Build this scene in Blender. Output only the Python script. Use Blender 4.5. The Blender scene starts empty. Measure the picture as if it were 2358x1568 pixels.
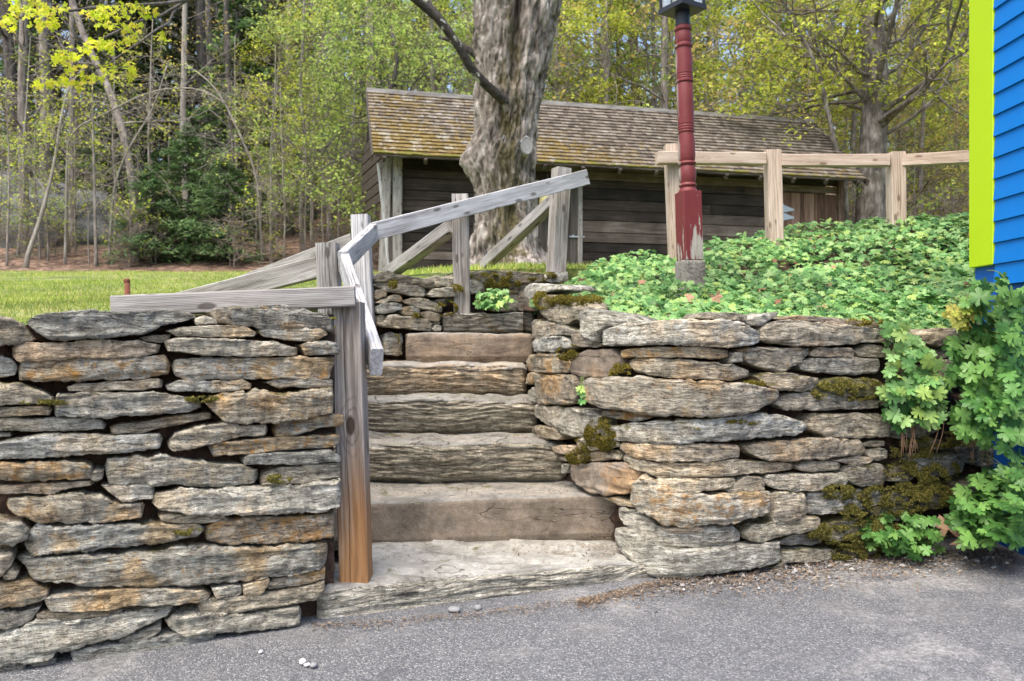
import bpy, math, random
import numpy as np
from mathutils import Vector, Matrix

# ------------------------------------------------------------------ camera, world, sun, exposure
SC = bpy.context.scene
COL = SC.collection
EYE = 0.83            # eye height over the asphalt
YS = 0.8124           # depth scale of the survey units used below
R = math.radians
cam_d = bpy.data.cameras.new('camera'); cam = bpy.data.objects.new('camera', cam_d); COL.objects.link(cam)
cam.location = (0, 0, EYE); cam.rotation_euler = (R(90), 0, 0)
cam_d.sensor_width = 36; cam_d.lens = 36 * 2292 * YS / 2358
cam_d.clip_start = 0.05; cam_d.clip_end = 600
cam_d.dof.use_dof = True; cam_d.dof.focus_distance = 2.75; cam_d.dof.aperture_fstop = 6.3
SC.camera = cam
W = bpy.data.worlds.new('World'); SC.world = W; W.use_nodes = True
SUN_EL, SUN_AZ = R(64), R(212)      # azimuth clockwise from +Y: behind the camera, a little left
nt = W.node_tree
sky = nt.nodes.new('ShaderNodeTexSky'); sky.sky_type = 'NISHITA'; sky.sun_disc = False
sky.sun_elevation = SUN_EL; sky.sun_rotation = SUN_AZ
sky.air_density = 1.0; sky.dust_density = 4.0; sky.ozone_density = 1.0
bg = nt.nodes['Background']; bg.inputs['Strength'].default_value = 0.15
nt.links.new(sky.outputs[0], bg.inputs['Color'])
sl = bpy.data.lights.new('sun', 'SUN'); sl.energy = 1.25; sl.angle = R(50); sl.color = (1, .94, .84)
so = bpy.data.objects.new('sun', sl); COL.objects.link(so)
sd = Vector((math.sin(SUN_AZ) * math.cos(SUN_EL), math.cos(SUN_AZ) * math.cos(SUN_EL), math.sin(SUN_EL)))
so.rotation_euler = sd.to_track_quat('Z', 'Y').to_euler(); so.location = (0, -5, 12)
SC.view_settings.view_transform = 'Standard'; SC.view_settings.look = 'None'
SC.view_settings.exposure = 1.42; SC.view_settings.gamma = 1
SC.render.engine = 'CYCLES'
SC.cycles.use_denoising = True
SC.cycles.max_bounces = 8; SC.cycles.transparent_max_bounces = 8

rng = np.random.default_rng(7)
prng = random.Random(5)

# ------------------------------------------------------------------ pixel-survey helpers (display pixels of the 2358-wide photo)
def pt(x, y, d):
    return np.array([(x - 1179) * d / 2292, d * YS, EYE + (784 - y) * d / 2292])
def zat(y, d): return EYE + (784 - y) * d / 2292

# ------------------------------------------------------------------ numpy noise
def _h(ix, iy, iz, s):
    n = (ix * 374761393 + iy * 668265263 + iz * 2147483647 + s * 1274126177) & 0xffffffff
    n = ((n ^ (n >> 13)) * 1274126177) & 0xffffffff
    n = ((n ^ (n >> 16)) * 2246822519) & 0xffffffff
    return ((n ^ (n >> 15)) & 0xffffff) / 16777215.0
def vn(P, s=0):
    P = np.asarray(P, float); F = np.floor(P); I = F.astype(np.int64); f = P - F
    f = f * f * (3 - 2 * f); o = 0
    for a in (0, 1):
        for b in (0, 1):
            for c in (0, 1):
                w = (f[..., 0] if a else 1 - f[..., 0]) * (f[..., 1] if b else 1 - f[..., 1]) * (f[..., 2] if c else 1 - f[..., 2])
                o = o + w * _h(I[..., 0] + a, I[..., 1] + b, I[..., 2] + c, s)
    return o * 2 - 1
def fbm(P, s=0, o=3):
    P = np.asarray(P, float); r = 0; a = 1; t = 0
    for k in range(o):
        r = r + a * vn(P * (2 ** k), s + k); t += a; a *= .5
    return r / t

# ------------------------------------------------------------------ mesh helpers
class MB:
    def __init__(s): s.V = []; s.Q = []; s.T = []; s.n = 0; s.qm = []; s.tm = []
    def add(s, V, Q=None, T=None, m=0):
        V = np.asarray(V, float).reshape(-1, 3)
        if Q is not None and len(Q):
            Q = np.asarray(Q, np.int64).reshape(-1, 4); s.Q.append(Q + s.n); s.qm.append(np.full(len(Q), m))
        if T is not None and len(T):
            T = np.asarray(T, np.int64).reshape(-1, 3); s.T.append(T + s.n); s.tm.append(np.full(len(T), m))
        s.V.append(V); s.n += len(V)
    def mesh(s, name, mats, smooth=True):
        V = np.concatenate(s.V); Q = np.concatenate(s.Q) if s.Q else np.zeros((0, 4), int)
        T = np.concatenate(s.T) if s.T else np.zeros((0, 3), int)
        me = bpy.data.meshes.new(name)
        me.vertices.add(len(V)); me.vertices.foreach_set('co', V.astype(np.float32).ravel())
        nl = Q.size + T.size; me.loops.add(nl)
        me.loops.foreach_set('vertex_index', np.concatenate([Q.ravel(), T.ravel()]).astype(np.int32))
        me.polygons.add(len(Q) + len(T))
        st = np.concatenate([np.arange(len(Q)) * 4, Q.size + np.arange(len(T)) * 3]).astype(np.int32)
        me.polygons.foreach_set('loop_start', st)
        me.polygons.foreach_set('use_smooth', np.full(len(Q) + len(T), smooth))
        if not isinstance(mats, (list, tuple)): mats = [mats]
        for m in mats: me.materials.append(m)
        if len(mats) > 1:
            mi = np.concatenate((s.qm + s.tm)).astype(np.int32); me.polygons.foreach_set('material_index', mi)
        me.update(calc_edges=True); me.validate()
        return me
    def obj(s, name, mats, parent=None, smooth=True):
        return link(name, s.mesh(name, mats, smooth), parent)
def link(name, me, parent=None, mw=None):
    o = bpy.data.objects.new(name, me); COL.objects.link(o)
    if mw is not None: o.matrix_basis = mw
    if parent is not None:
        o.parent = parent
        o.location = Vector(o.location) - abs_loc(parent)
    return o
def abs_loc(o):
    v = Vector(o.location)
    while o.parent: o = o.parent; v += Vector(o.location)
    return v
def thing(name, label, cat, loc, group=None):
    o = bpy.data.objects.new(name, None); COL.objects.link(o); o.location = Vector([float(c) for c in loc]); o.empty_display_size = .1
    return tag(o, label, cat, group)
def tag(o, label, cat, group=None):
    o['label'] = label; o['category'] = cat
    if group: o['group'] = group
    return o
def structure(o): o['kind'] = 'structure'; return o
def stuff(o, label, cat): o['kind'] = 'stuff'; return tag(o, label, cat)

def grid_faces(n, m, wrap=False, off=0):
    i, j = np.meshgrid(np.arange(n - 1), np.arange(m if wrap else m - 1), indexing='ij')
    j2 = (j + 1) % m
    return np.stack([i * m + j, (i + 1) * m + j, (i + 1) * m + j2, i * m + j2], -1).reshape(-1, 4) + off
def tube(mb, P, r, k=6, m=0, cap=True):
    P = np.asarray(P, float); n = len(P); r = np.broadcast_to(np.asarray(r, float), (n,))
    t = np.gradient(P, axis=0); t /= np.linalg.norm(t, axis=1)[:, None] + 1e-9
    ref = np.array([0, 0, 1.]) if abs(t[:, 2]).mean() < .8 else np.array([1., 0, 0])
    u = np.cross(t, ref); u /= np.linalg.norm(u, axis=1)[:, None] + 1e-9; v = np.cross(t, u)
    a = np.arange(k) * 2 * math.pi / k
    V = P[:, None] + r[:, None, None] * (np.cos(a)[None, :, None] * u[:, None] + np.sin(a)[None, :, None] * v[:, None])
    V = V.reshape(-1, 3); Q = grid_faces(n, k, True)
    T = None
    if cap:
        V = np.concatenate([V, P[[0, -1]]]); b = n * k; j = np.arange(k); j2 = (j + 1) % k
        T = np.concatenate([np.stack([np.full(k, b), j, j2], -1), np.stack([np.full(k, b + 1), (n - 1) * k + j2, (n - 1) * k + j], -1)])
    mb.add(V, Q, T, m)
def box(mb, lo, hi, m=0, mat=None):
    x0, y0, z0 = lo; x1, y1, z1 = hi
    V = np.array([(x0, y0, z0), (x1, y0, z0), (x1, y1, z0), (x0, y1, z0), (x0, y0, z1), (x1, y0, z1), (x1, y1, z1), (x0, y1, z1)], float)
    if mat is not None: V = V @ np.array(mat.to_3x3()).T + np.array(mat.translation)
    mb.add(V, [(0, 3, 2, 1), (4, 5, 6, 7), (0, 1, 5, 4), (1, 2, 6, 5), (2, 3, 7, 6), (3, 0, 4, 7)], None, m)
def lathe(mb, prof, k=24, m=0, sq=False):
    z = np.array([p[0] for p in prof], float); r = np.array([p[1] for p in prof], float)
    a = np.arange(k) * 2 * math.pi / k
    V = np.stack([r[:, None] * np.cos(a), r[:, None] * np.sin(a), np.repeat(z[:, None], k, 1)], -1).reshape(-1, 3)
    mb.add(V, grid_faces(len(z), k, True), None, m)
def leaves(mb, P, N, size, shape='kite', m=0, roll=None, g=None):
    """batch of flat leaves: P centres, N normals, size half length"""
    g = g or rng
    n = len(P); N = N / (np.linalg.norm(N, axis=1)[:, None] + 1e-9)
    ref = g.normal(size=(n, 3)) if roll is None else roll
    u = np.cross(N, ref); u /= np.linalg.norm(u, axis=1)[:, None] + 1e-9; v = np.cross(N, u)
    tmpl, T, Q = LEAF[shape]
    s = np.broadcast_to(np.asarray(size, float), (n,))
    V = P[:, None] + s[:, None, None] * (tmpl[None, :, 0:1] * u[:, None] + tmpl[None, :, 1:2] * v[:, None] + tmpl[None, :, 2:3] * N[:, None])
    k = len(tmpl); off = (np.arange(n) * k)[:, None, None]
    mb.add(V.reshape(-1, 3), (Q[None] + off).reshape(-1, 4) if Q is not None else None, (T[None] + off).reshape(-1, 3) if T is not None else None, m)
def palm_leaf(nl, span, teeth=True):
    pts = []
    for i in range(nl):
        c = -span / 2 + span * i / (nl - 1); w = span / (nl - 1) / 2
        L = 1 - .22 * abs(c) / (span / 2)
        pts += [(c - w * .97, .5 * L), (c - w * .7, .76 * L), (c - w * .28, .86 * L), (c - w*.2, .82 * L), (c, 1.0 * L), (c + w*.2, .82 * L), (c + w * .28, .86 * L), (c + w * .7, .76 * L)]
    pts.append((span / 2 + .12, .35))
    V = [(0, 0, 0)] + [(r * math.cos(a), r * math.sin(a), .16 * math.cos(a * nl * 2 * math.pi / span / 1.0 * .5) * r * .5 - .22 * r * r) for a, r in pts]
    n = len(pts); T = [(0, i + 1, i + 2) for i in range(n - 1)]
    V = np.array(V); V[:, 0] -= .1
    return V, np.array(T), None
LEAF = {
    'kite': (np.array([(-1, 0, 0), (-.05, -.55, .12), (1, 0, -.08), (-.05, .55, .12)], float), None, np.array([(0, 1, 2, 3)])),
    'spray': (np.array([(-1, 0, 0), (-.3, -.22, .03), (1, -.03, -.12), (-.3, .22, .03)], float), None, np.array([(0, 1, 2, 3)])),
    'blade': (np.array([(0, -.07, 0), (0, .07, 0), (.6, .05, .1), (.6, -.05, .1), (1, 0, .32)], float), np.array([(3, 2, 4)]), np.array([(0, 1, 2, 3)])),
    'geranium': palm_leaf(7, 5.2), 'maple': palm_leaf(5, 4.0)}
LEAF['maple'] = (LEAF['maple'][0], LEAF['maple'][1], None)

# ------------------------------------------------------------------ materials
class NM:
    def __init__(s, name):
        s.m = bpy.data.materials.new(name); s.m.use_nodes = True; s.t = s.m.node_tree; s.n = s.t.nodes
        s.b = s.n['Principled BSDF']; s.out = s.n['Material Output']; s.b.inputs['Specular IOR Level'].default_value = .3
    def nd(s, ty, **k):
        x = s.n.new(ty)
        for a, v in k.items(): setattr(x, a, v)
        return x
    def put(s, sock, v):
        if v is None: return
        if isinstance(v, bpy.types.NodeSocket): s.t.links.new(v, sock)
        elif isinstance(v, (tuple, list)) and len(v) == 3 and sock.type == 'RGBA': sock.default_value = (*v, 1)
        else: sock.default_value = v
    def co(s, kind='Object'): return s.nd('ShaderNodeTexCoord').outputs[kind]
    def rand(s): return s.nd('ShaderNodeObjectInfo').outputs['Random']
    def ocol(s):
        c = s.nd('ShaderNodeSeparateColor'); s.put(c.inputs[0], s.nd('ShaderNodeObjectInfo').outputs['Color']); return c.outputs
    def island(s): return s.nd('ShaderNodeNewGeometry').outputs['Random Per Island']
    def nz(s):
        c = s.nd('ShaderNodeSeparateXYZ'); s.put(c.inputs[0], s.nd('ShaderNodeNewGeometry').outputs['Normal']); return c.outputs[2]
    def sep(s, v): c = s.nd('ShaderNodeSeparateXYZ'); s.put(c.inputs[0], v); return c.outputs
    def map(s, v, scale=(1, 1, 1), loc=(0, 0, 0), rot=(0, 0, 0)):
        x = s.nd('ShaderNodeMapping'); s.put(x.inputs[0], v); s.put(x.inputs['Location'], loc); s.put(x.inputs['Scale'], scale); s.put(x.inputs['Rotation'], rot); return x.outputs[0]
    def off(s, v, f, k):
        a = s.nd('ShaderNodeVectorMath', operation='SCALE'); a.inputs[0].default_value = (k, k * .7, k * 1.3); s.put(a.inputs['Scale'], f)
        b = s.nd('ShaderNodeVectorMath', operation='ADD'); s.put(b.inputs[0], v); s.put(b.inputs[1], a.outputs[0]); return b.outputs[0]
    def noise(s, v, scale=5, detail=4, rough=.55, dist=0):
        x = s.nd('ShaderNodeTexNoise'); s.put(x.inputs['Vector'], v); s.put(x.inputs['Scale'], scale); s.put(x.inputs['Detail'], detail)
        s.put(x.inputs['Roughness'], rough); s.put(x.inputs['Distortion'], dist); return x.outputs[0]
    def vor(s, v, scale=5, out='Distance', feature='F1'):
        x = s.nd('ShaderNodeTexVoronoi', feature=feature); s.put(x.inputs['Vector'], v); s.put(x.inputs['Scale'], scale); return x.outputs[out]
    def wave(s, v, scale, dist, detail=3, dscale=1, dir='X'):
        x = s.nd('ShaderNodeTexWave', bands_direction=dir); s.put(x.inputs['Vector'], v); s.put(x.inputs['Scale'], scale); s.put(x.inputs['Distortion'], dist)
        s.put(x.inputs['Detail'], detail); s.put(x.inputs['Detail Scale'], dscale); return x.outputs['Fac']
    def ramp(s, f, stops, mode='LINEAR'):
        x = s.nd('ShaderNodeValToRGB'); e = x.color_ramp.elements; x.color_ramp.interpolation = mode
        while len(e) < len(stops): e.new(.5)
        for i, (p, c) in enumerate(stops):
            e[i].position = p; e[i].color = (c, c, c, 1) if isinstance(c, (int, float)) else (*c, 1)
        s.put(x.inputs[0], f); return x.outputs[0]
    def ss(s, f, a, b):
        x = s.nd('ShaderNodeMapRange', interpolation_type='SMOOTHSTEP'); s.put(x.inputs[0], f); s.put(x.inputs[1], a); s.put(x.inputs[2], b); return x.outputs[0]
    def mix(s, f, a, b, mode='MIX'):
        x = s.nd('ShaderNodeMix', data_type='RGBA', blend_type=mode); s.put(x.inputs[0], f); s.put(x.inputs[6], a); s.put(x.inputs[7], b); return x.outputs[2]
    def ma(s, op, a, b=None, c=None):
        x = s.nd('ShaderNodeMath', operation=op); s.put(x.inputs[0], a); s.put(x.inputs[1], b); s.put(x.inputs[2], c); return x.outputs[0]
    def bump(s, h, strength=.5, dist=.01, nrm=None):
        x = s.nd('ShaderNodeBump'); s.put(x.inputs['Height'], h); x.inputs['Strength'].default_value = strength; x.inputs['Distance'].default_value = dist
        s.put(x.inputs['Normal'], nrm); return x.outputs[0]
    def fin(s, col, rough=.85, nrm=None, metal=0):
        s.put(s.b.inputs['Base Color'], col); s.put(s.b.inputs['Roughness'], rough); s.put(s.b.inputs['Metallic'], metal)
        if nrm is not None: s.put(s.b.inputs['Normal'], nrm)
        return s.m
    def leafy(s, col, trans=.35, rough=.5):
        s.put(s.b.inputs['Base Color'], col); s.b.inputs['Roughness'].default_value = rough
        t = s.nd('ShaderNodeBsdfTranslucent'); s.put(t.inputs[0], col)
        mx = s.nd('ShaderNodeMixShader'); mx.inputs[0].default_value = trans
        s.t.links.new(s.b.outputs[0], mx.inputs[1]); s.t.links.new(t.outputs[0], mx.inputs[2]); s.t.links.new(mx.outputs[0], s.out.inputs[0])
        return s.m

def mat_stone(name='stone', smoothrock=False, pale=0.0, pal=None):
    n = NM(name); r = n.rand(); oc = n.ocol(); co = n.off(n.co(), r, 31)
    zs = 9 if smoothrock else 55
    warp = n.noise(n.map(co, (3, 3, 7)), 2.0, 3)
    cw = n.nd('ShaderNodeVectorMath', operation='ADD'); n.put(cw.inputs[0], co)
    cx = n.nd('ShaderNodeCombineXYZ'); n.put(cx.inputs[2], n.ma('MULTIPLY', warp, .045)); n.put(cw.inputs[1], cx.outputs[0]); cw = cw.outputs[0]
    st = n.noise(n.map(cw, (7, 7, zs)), 1.6, 8, .7, .7)
    ln = n.noise(n.map(cw, (9, 9, zs * 1.25)), 1.3, 5, .6, .4)
    line = n.ss(n.ma('ABSOLUTE', n.ma('SUBTRACT', ln, .5)), .022, .0)
    md = n.noise(co, 30, 7, .7); bg_ = n.noise(co, 6.5, 4, .6)
    fn = n.noise(co, 210, 4, .7)
    v = n.ma('ADD', n.ma('MULTIPLY', st, .42), n.ma('ADD', n.ma('MULTIPLY', md, .33), n.ma('MULTIPLY', fn, .25)))
    if smoothrock:
        v = n.ma('ADD', n.ma('MULTIPLY', bg_, .35), n.ma('ADD', n.ma('MULTIPLY', md, .4), n.ma('MULTIPLY', fn, .25)))
        col = n.ramp(v, pal or [(.34, (.10, .08, .06)), (.5, (.25, .205, .16)), (.66, (.41, .355, .295))])
        cl = n.ss(n.ma('ABSOLUTE', n.ma('SUBTRACT', n.noise(n.map(cw, (1.2, 1.2, 11)), 1.0, 3, .6), .52)), .006, .0); col = n.mix(n.ma('MULTIPLY', cl, .75), col, (.04, .03, .022)); line = cl
    else:
        col = n.ramp(v, [(.35, (.04, .036, .03)), (.43, (.19, .172, .147)), (.52, (.43, .4, .355)), (.63, (.76, .73, .67))])
        col = n.mix(n.ma('MULTIPLY', line, .5), col, (.025, .022, .02))
    tint = n.ramp(r, [(0, (1.10, 1.0, .78)), (.3, (1.04, 1, .86)), (.62, (.95, 1.0, .97)), (.8, (1.02, .99, .84)), (1, (1.1, .95, .76))])
    col = n.mix(.3 if smoothrock else 1, col, tint, 'MULTIPLY')
    r2 = n.ma('FRACT', n.ma('MULTIPLY', r, 17.3)); rv = n.nd('ShaderNodeCombineColor'); rr = n.ma('ADD', n.ma('MULTIPLY', r2, .5), .72); [n.put(rv.inputs[i], rr) for i in range(3)]
    col = n.mix(1, col, rv.outputs[0], 'MULTIPLY')
    col = n.mix(n.ma('MULTIPLY', n.ss(bg_, .47, .62), n.ma('MINIMUM', n.ma('MULTIPLY', oc[0], 2.2), 1.0)), col, n.mix(1, col, (1.1, .86, .6), 'MULTIPLY'))
    col = n.mix(n.ma('MULTIPLY', n.ss(bg_, .5, .36), .4), col, n.mix(1, col, (.62, .62, .62), 'MULTIPLY'))
    tone = n.ma('ADD', n.ma('MULTIPLY', oc[2], 1.3), .52 + pale)
    tc = n.nd('ShaderNodeCombineColor'); [n.put(tc.inputs[i], tone) for i in range(3)]
    col = n.mix(1, col, tc.outputs[0], 'MULTIPLY')
    on = n.noise(n.map(co, (1, 1, 1.7)), 11, 7, .68)
    th = n.ma('SUBTRACT', .80, n.ma('MULTIPLY', oc[0], .34))
    om = n.ma('MULTIPLY', n.ss(n.ma('SUBTRACT', on, th), -.02, .09), .8)
    col = n.mix(om, col, n.ramp(md, [(.3, (.27, .13, .035)), (.55, (.43, .23, .06)), (.7, (.5, .36, .16))]))
    sp = n.ma('MULTIPLY', n.ss(n.ma('ADD', n.noise(n.off(co, r, 5), 42, 4, .7), n.ma('MULTIPLY', oc[0], .16)), .68, .74), n.ma('MINIMUM', n.ma('MULTIPLY', oc[0], 1.3), .6)); col = n.mix(sp, col, (.5, .25, .05))
    wl = n.ma('MULTIPLY', n.ss(n.noise(n.off(co, r, 3), 34, 5, .7), .63, .72), .5)
    col = n.mix(wl, col, (.56, .56, .5))
    mm = n.ma('ADD', n.noise(co, 9, 5, .7), n.ma('MULTIPLY', n.nz(), .16))
    mk = n.ss(n.ma('ADD', mm, n.ma('MULTIPLY', oc[1], .36)), .74, .86)
    col = n.mix(n.ma('MULTIPLY', mk, .85), col, n.ramp(fn, [(.3, (.05, .05, .012)), (.7, (.17, .15, .03))]))
    h = n.ma('ADD', n.ma('SUBTRACT', n.ma('MULTIPLY', st, 1.0 if not smoothrock else .0), n.ma('MULTIPLY', line, .25 if not smoothrock else .5)), n.ma('ADD', n.ma('MULTIPLY', md, .6), n.ma('MULTIPLY', fn, .25)))
    return n.fin(col, .86, n.bump(h, 1.0 if not smoothrock else .6, .02))
def mat_wood(name, c0, c1, c2, scale=1.0, fresh=None, pix=0):
    """grain along local X"""
    n = NM(name); r = n.rand(); co = n.off(n.co(), r, 17)
    wp = n.nd('ShaderNodeVectorMath', operation='ADD'); n.put(wp.inputs[0], co); wc = n.nd('ShaderNodeCombineXYZ'); wv = n.ma('MULTIPLY', n.ma('SUBTRACT', n.noise(n.map(co, (2.6, 9, 9)), 1.0, 2), .5), .035); n.put(wc.inputs[1], wv); n.put(wc.inputs[2], wv); n.put(wp.inputs[1], wc.outputs[0]); co = wp.outputs[0]
    g = n.noise(n.map(co, (1.4, 60 * scale, 60 * scale)), 1.5, 4, .6, .5); g2 = n.noise(n.map(co, (3, 190 * scale, 190 * scale)), 1.5, 3, .6)
    big = n.noise(n.map(co, (1.6, 10, 10)), 1.6, 4)
    rx = n.nd('ShaderNodeTexWave', wave_type='RINGS', rings_direction='X'); n.put(rx.inputs['Vector'], n.map(n.off(n.co(), r, .09), (.3, 1, 1), (0, .02, .035))); rx.inputs['Scale'].default_value = 62 * scale; rx.inputs['Distortion'].default_value = 9; rx.inputs['Detail'].default_value = 3; rx.inputs['Detail Scale'].default_value = .12; ring = rx.outputs['Fac']
    v = n.ma('ADD', n.ma('ADD', n.ma('MULTIPLY', g, .27), n.ma('MULTIPLY', g2, .25)), n.ma('ADD', n.ma('MULTIPLY', ring, .10), n.ma('MULTIPLY', big, .38)))
    col = n.ramp(v, [(.36, c0), (.49, c1), (.63, c2)])
    streak = n.ss(n.noise(n.map(co, (.8, 26, 26)), 1.5, 4, .65, .6), .56, .68); col = n.mix(n.ma('MULTIPLY', streak, .45), col, n.mix(1, col, (.52, .49, .47), 'MULTIPLY'))
    kn = n.vor(n.map(co, (6.5, 17, 17)), 1.0)
    k = n.ss(n.ma('ADD', kn, n.ma('MULTIPLY', n.ma('SUBTRACT', g, .5), .16)), .22, .12)
    col = n.mix(n.ma('MULTIPLY', k, .75), col, (c0[0] * .5, c0[1] * .45, c0[2] * .4))
    crack = n.ss(n.noise(n.map(co, (1.1, 55, 55)), 1.0, 2), .70, .76)
    col = n.mix(n.ma('MULTIPLY', crack, .6), col, (.03, .026, .022))
    if fresh is not None:
        a, b, fc0, fc1 = fresh
        f = n.ss(n.ma('ADD', n.sep(n.co())[0], n.ma('MULTIPLY', n.ma('SUBTRACT', big, .5), .55)), b, a)
        col = n.mix(f, col, n.ramp(v, [(.3, fc0), (.62, fc1)]))
    if fresh is not None:      # the large dark knot with its grain swirl, and a drying crack
        q = n.sep(n.co()); gx_ = n.ma('SUBTRACT', q[0], .50); gy_ = n.ma('ADD', q[1], .004)
        kd = n.ma('SQRT', n.ma('ADD', n.ma('POWER', n.ma('MULTIPLY', gx_, .45), 2.), n.ma('POWER', gy_, 2.)))
        sw = n.ss(n.ma('SINE', n.ma('MULTIPLY', n.ma('ADD', kd, n.ma('MULTIPLY', big, .05)), 420.)), .2, 1.); col = n.mix(n.ma('MULTIPLY', n.ma('MULTIPLY', sw, n.ss(kd, .06, .02)), .4), col, (.06, .035, .022)); col = n.mix(n.ma('MULTIPLY', n.ss(kd, .017, .010), .9), col, (.035, .02, .013))
        ckx = n.ss(n.ma('ABSOLUTE', n.ma('SUBTRACT', n.ma('ADD', q[1], n.ma('MULTIPLY', n.ma('SUBTRACT', n.noise(n.map(n.co(), (6, 0, 0)), 1.0, 3), .5), .02)), .008)), .0016, .0005); col = n.mix(n.ma('MULTIPLY', ckx, .85), col, (.02, .014, .01))
    return n.fin(col, .8, n.bump(n.ma('SUBTRACT', v, n.ma('MULTIPLY', crack, .5)), .3, .004))
def mat_flat(name, c, rough=.5, bumpy=0, metal=0, var=.15, scale=20):
    n = NM(name); co = n.co(); f = n.noise(co, scale, 4)
    col = n.mix(f, tuple(x * (1 - var) for x in c), tuple(min(1, x * (1 + var)) for x in c))
    return n.fin(col, rough, n.bump(f, bumpy, .004) if bumpy else None, metal)
def mat_leaf(name, cols, trans=.35, rough=.5):
    n = NM(name); i = n.island(); k = len(cols)
    col = n.ramp(i, [(j / (k - 1), c) for j, c in enumerate(cols)])
    col = n.mix(1, col, n.ramp(n.noise(n.co(), 1.3, 3), [(.32, .62), (.68, 1.4)]), 'MULTIPLY')
    return n.leafy(col, trans, rough)
def mat_bark(name, c0, c1, c2, moss=0, vs=.22, scale=14, lich=.3):
    n = NM(name); r = n.rand(); co = n.off(n.co(), r, 13)
    f = n.noise(n.map(co, (1, 1, vs)), scale, 6, .65, .4); g = n.noise(co, scale * .35, 4)
    v = n.ma('ADD', n.ma('MULTIPLY', f, .65), n.ma('MULTIPLY', g, .35))
    col = n.ramp(v, [(.3, c0), (.5, c1), (.68, c2)])
    if lich: col = n.mix(n.ma('MULTIPLY', n.ss(n.noise(co, scale * .8, 5, .7), .6, .68), lich), col, (.45, .46, .4))
    if moss: col = n.mix(n.ma('MULTIPLY', n.ss(n.noise(n.map(co, (1, 1, .5)), 4, 5, .65), .58, .7), moss), col, (.1, .095, .025))
    return n.fin(col, .9, n.bump(f, .8, .03))

M = {}
M['stone'] = mat_stone(); M['sand'] = mat_stone('sandstone', True, -.18); M['step'] = mat_stone('schist', False, -.1); M['tread'] = mat_stone('worn_toplit_tread', True, -.15, [(.36, (.09, .084, .074)), (.44, (.2, .19, .17)), (.54, (.285, .275, .25)), (.66, (.42, .415, .395))])  # tread: worn stone, coloured apart from the risers to read as lit from above
M['grey_wood'] = mat_wood('grey_wood', (.075, .068, .06), (.25, .235, .215), (.46, .44, .42))
M['white_wood'] = mat_wood('white_wood', (.12, .112, .105), (.4, .39, .385), (.64, .63, .63))
M['post_wood'] = mat_wood('post_wood', (.08, .062, .05), (.24, .205, .175), (.42, .38, .34), .8, (.08, .5, (.15, .068, .026), (.42, .225, .095)))
M['end_post_wood'] = mat_wood('end_post_wood', (.1, .085, .07), (.29, .26, .225), (.47, .44, .4))
M['new_wood'] = mat_wood('new_wood', (.24, .165, .11), (.48, .37, .28), (.62, .52, .43), .8)
M['dark_wood'] = mat_wood('dark_wood', (.012, .009, .008), (.05, .04, .033), (.15, .127, .11), .35)
def board_mat():
    n = NM('shed_boards'); i = n.island(); co = n.co(); g = n.noise(n.map(co, (1.2, 30, 30)), 1.5, 6, .68, .5); b_ = n.noise(co, 2.2, 5, .65)
    v = n.ma('ADD', n.ma('ADD', n.ma('MULTIPLY', g, .45), n.ma('MULTIPLY', b_, .3)), n.ma('MULTIPLY', i, .25))
    return n.fin(n.ramp(v, [(.36, (.009, .007, .006)), (.49, (.045, .034, .027)), (.61, (.11, .088, .073)), (.74, (.25, .215, .19))]), .85, n.bump(g, .5, .008))
M['boards'] = board_mat()
M['slat_wood'] = mat_wood('slat_wood', (.012, .009, .006), (.045, .034, .025), (.11, .088, .066), .35)
M['red_wood'] = mat_wood('red_wood', (.03, .018, .012), (.105, .062, .042), (.22, .155, .115), .35)

# ------------------------------------------------------------------ ground, road
def hill(Y):           # Y in survey units
    t = np.clip(Y - 21.5, 0, None)
    return .205 * t - .6 * (1 - np.exp(-t / 4)) * .5
def terrain(X, Y):     # survey units for Y
    X = np.asarray(X, float); Y = np.asarray(Y, float)
    b = .66 + .077 * np.minimum(Y, 21.5)
    b = b + .13 * (1 / (1 + np.exp(-(X + 1.0) * 3))) * np.clip((Y - 5) / 1, 0, 1) * np.clip((16 - Y) / 6, 0, 1)
    b = b + .02 * vn(np.stack([X * 1.3, Y * 1.3, X * 0], -1), 3) * np.clip((Y - 3) / 3, 0, 1)
    h = hill(Y) * (1 + .12 * vn(np.stack([X * .06, Y * .06, X * 0], -1), 9)) + np.clip((Y - 22) / 10, 0, 1) * .5 * vn(np.stack([X * .3, Y * .3, X * 0], -1), 11)
    return b + h
def ter(X, Yreal): return float(terrain(np.array([X]), np.array([Yreal / YS]))[0])

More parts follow.
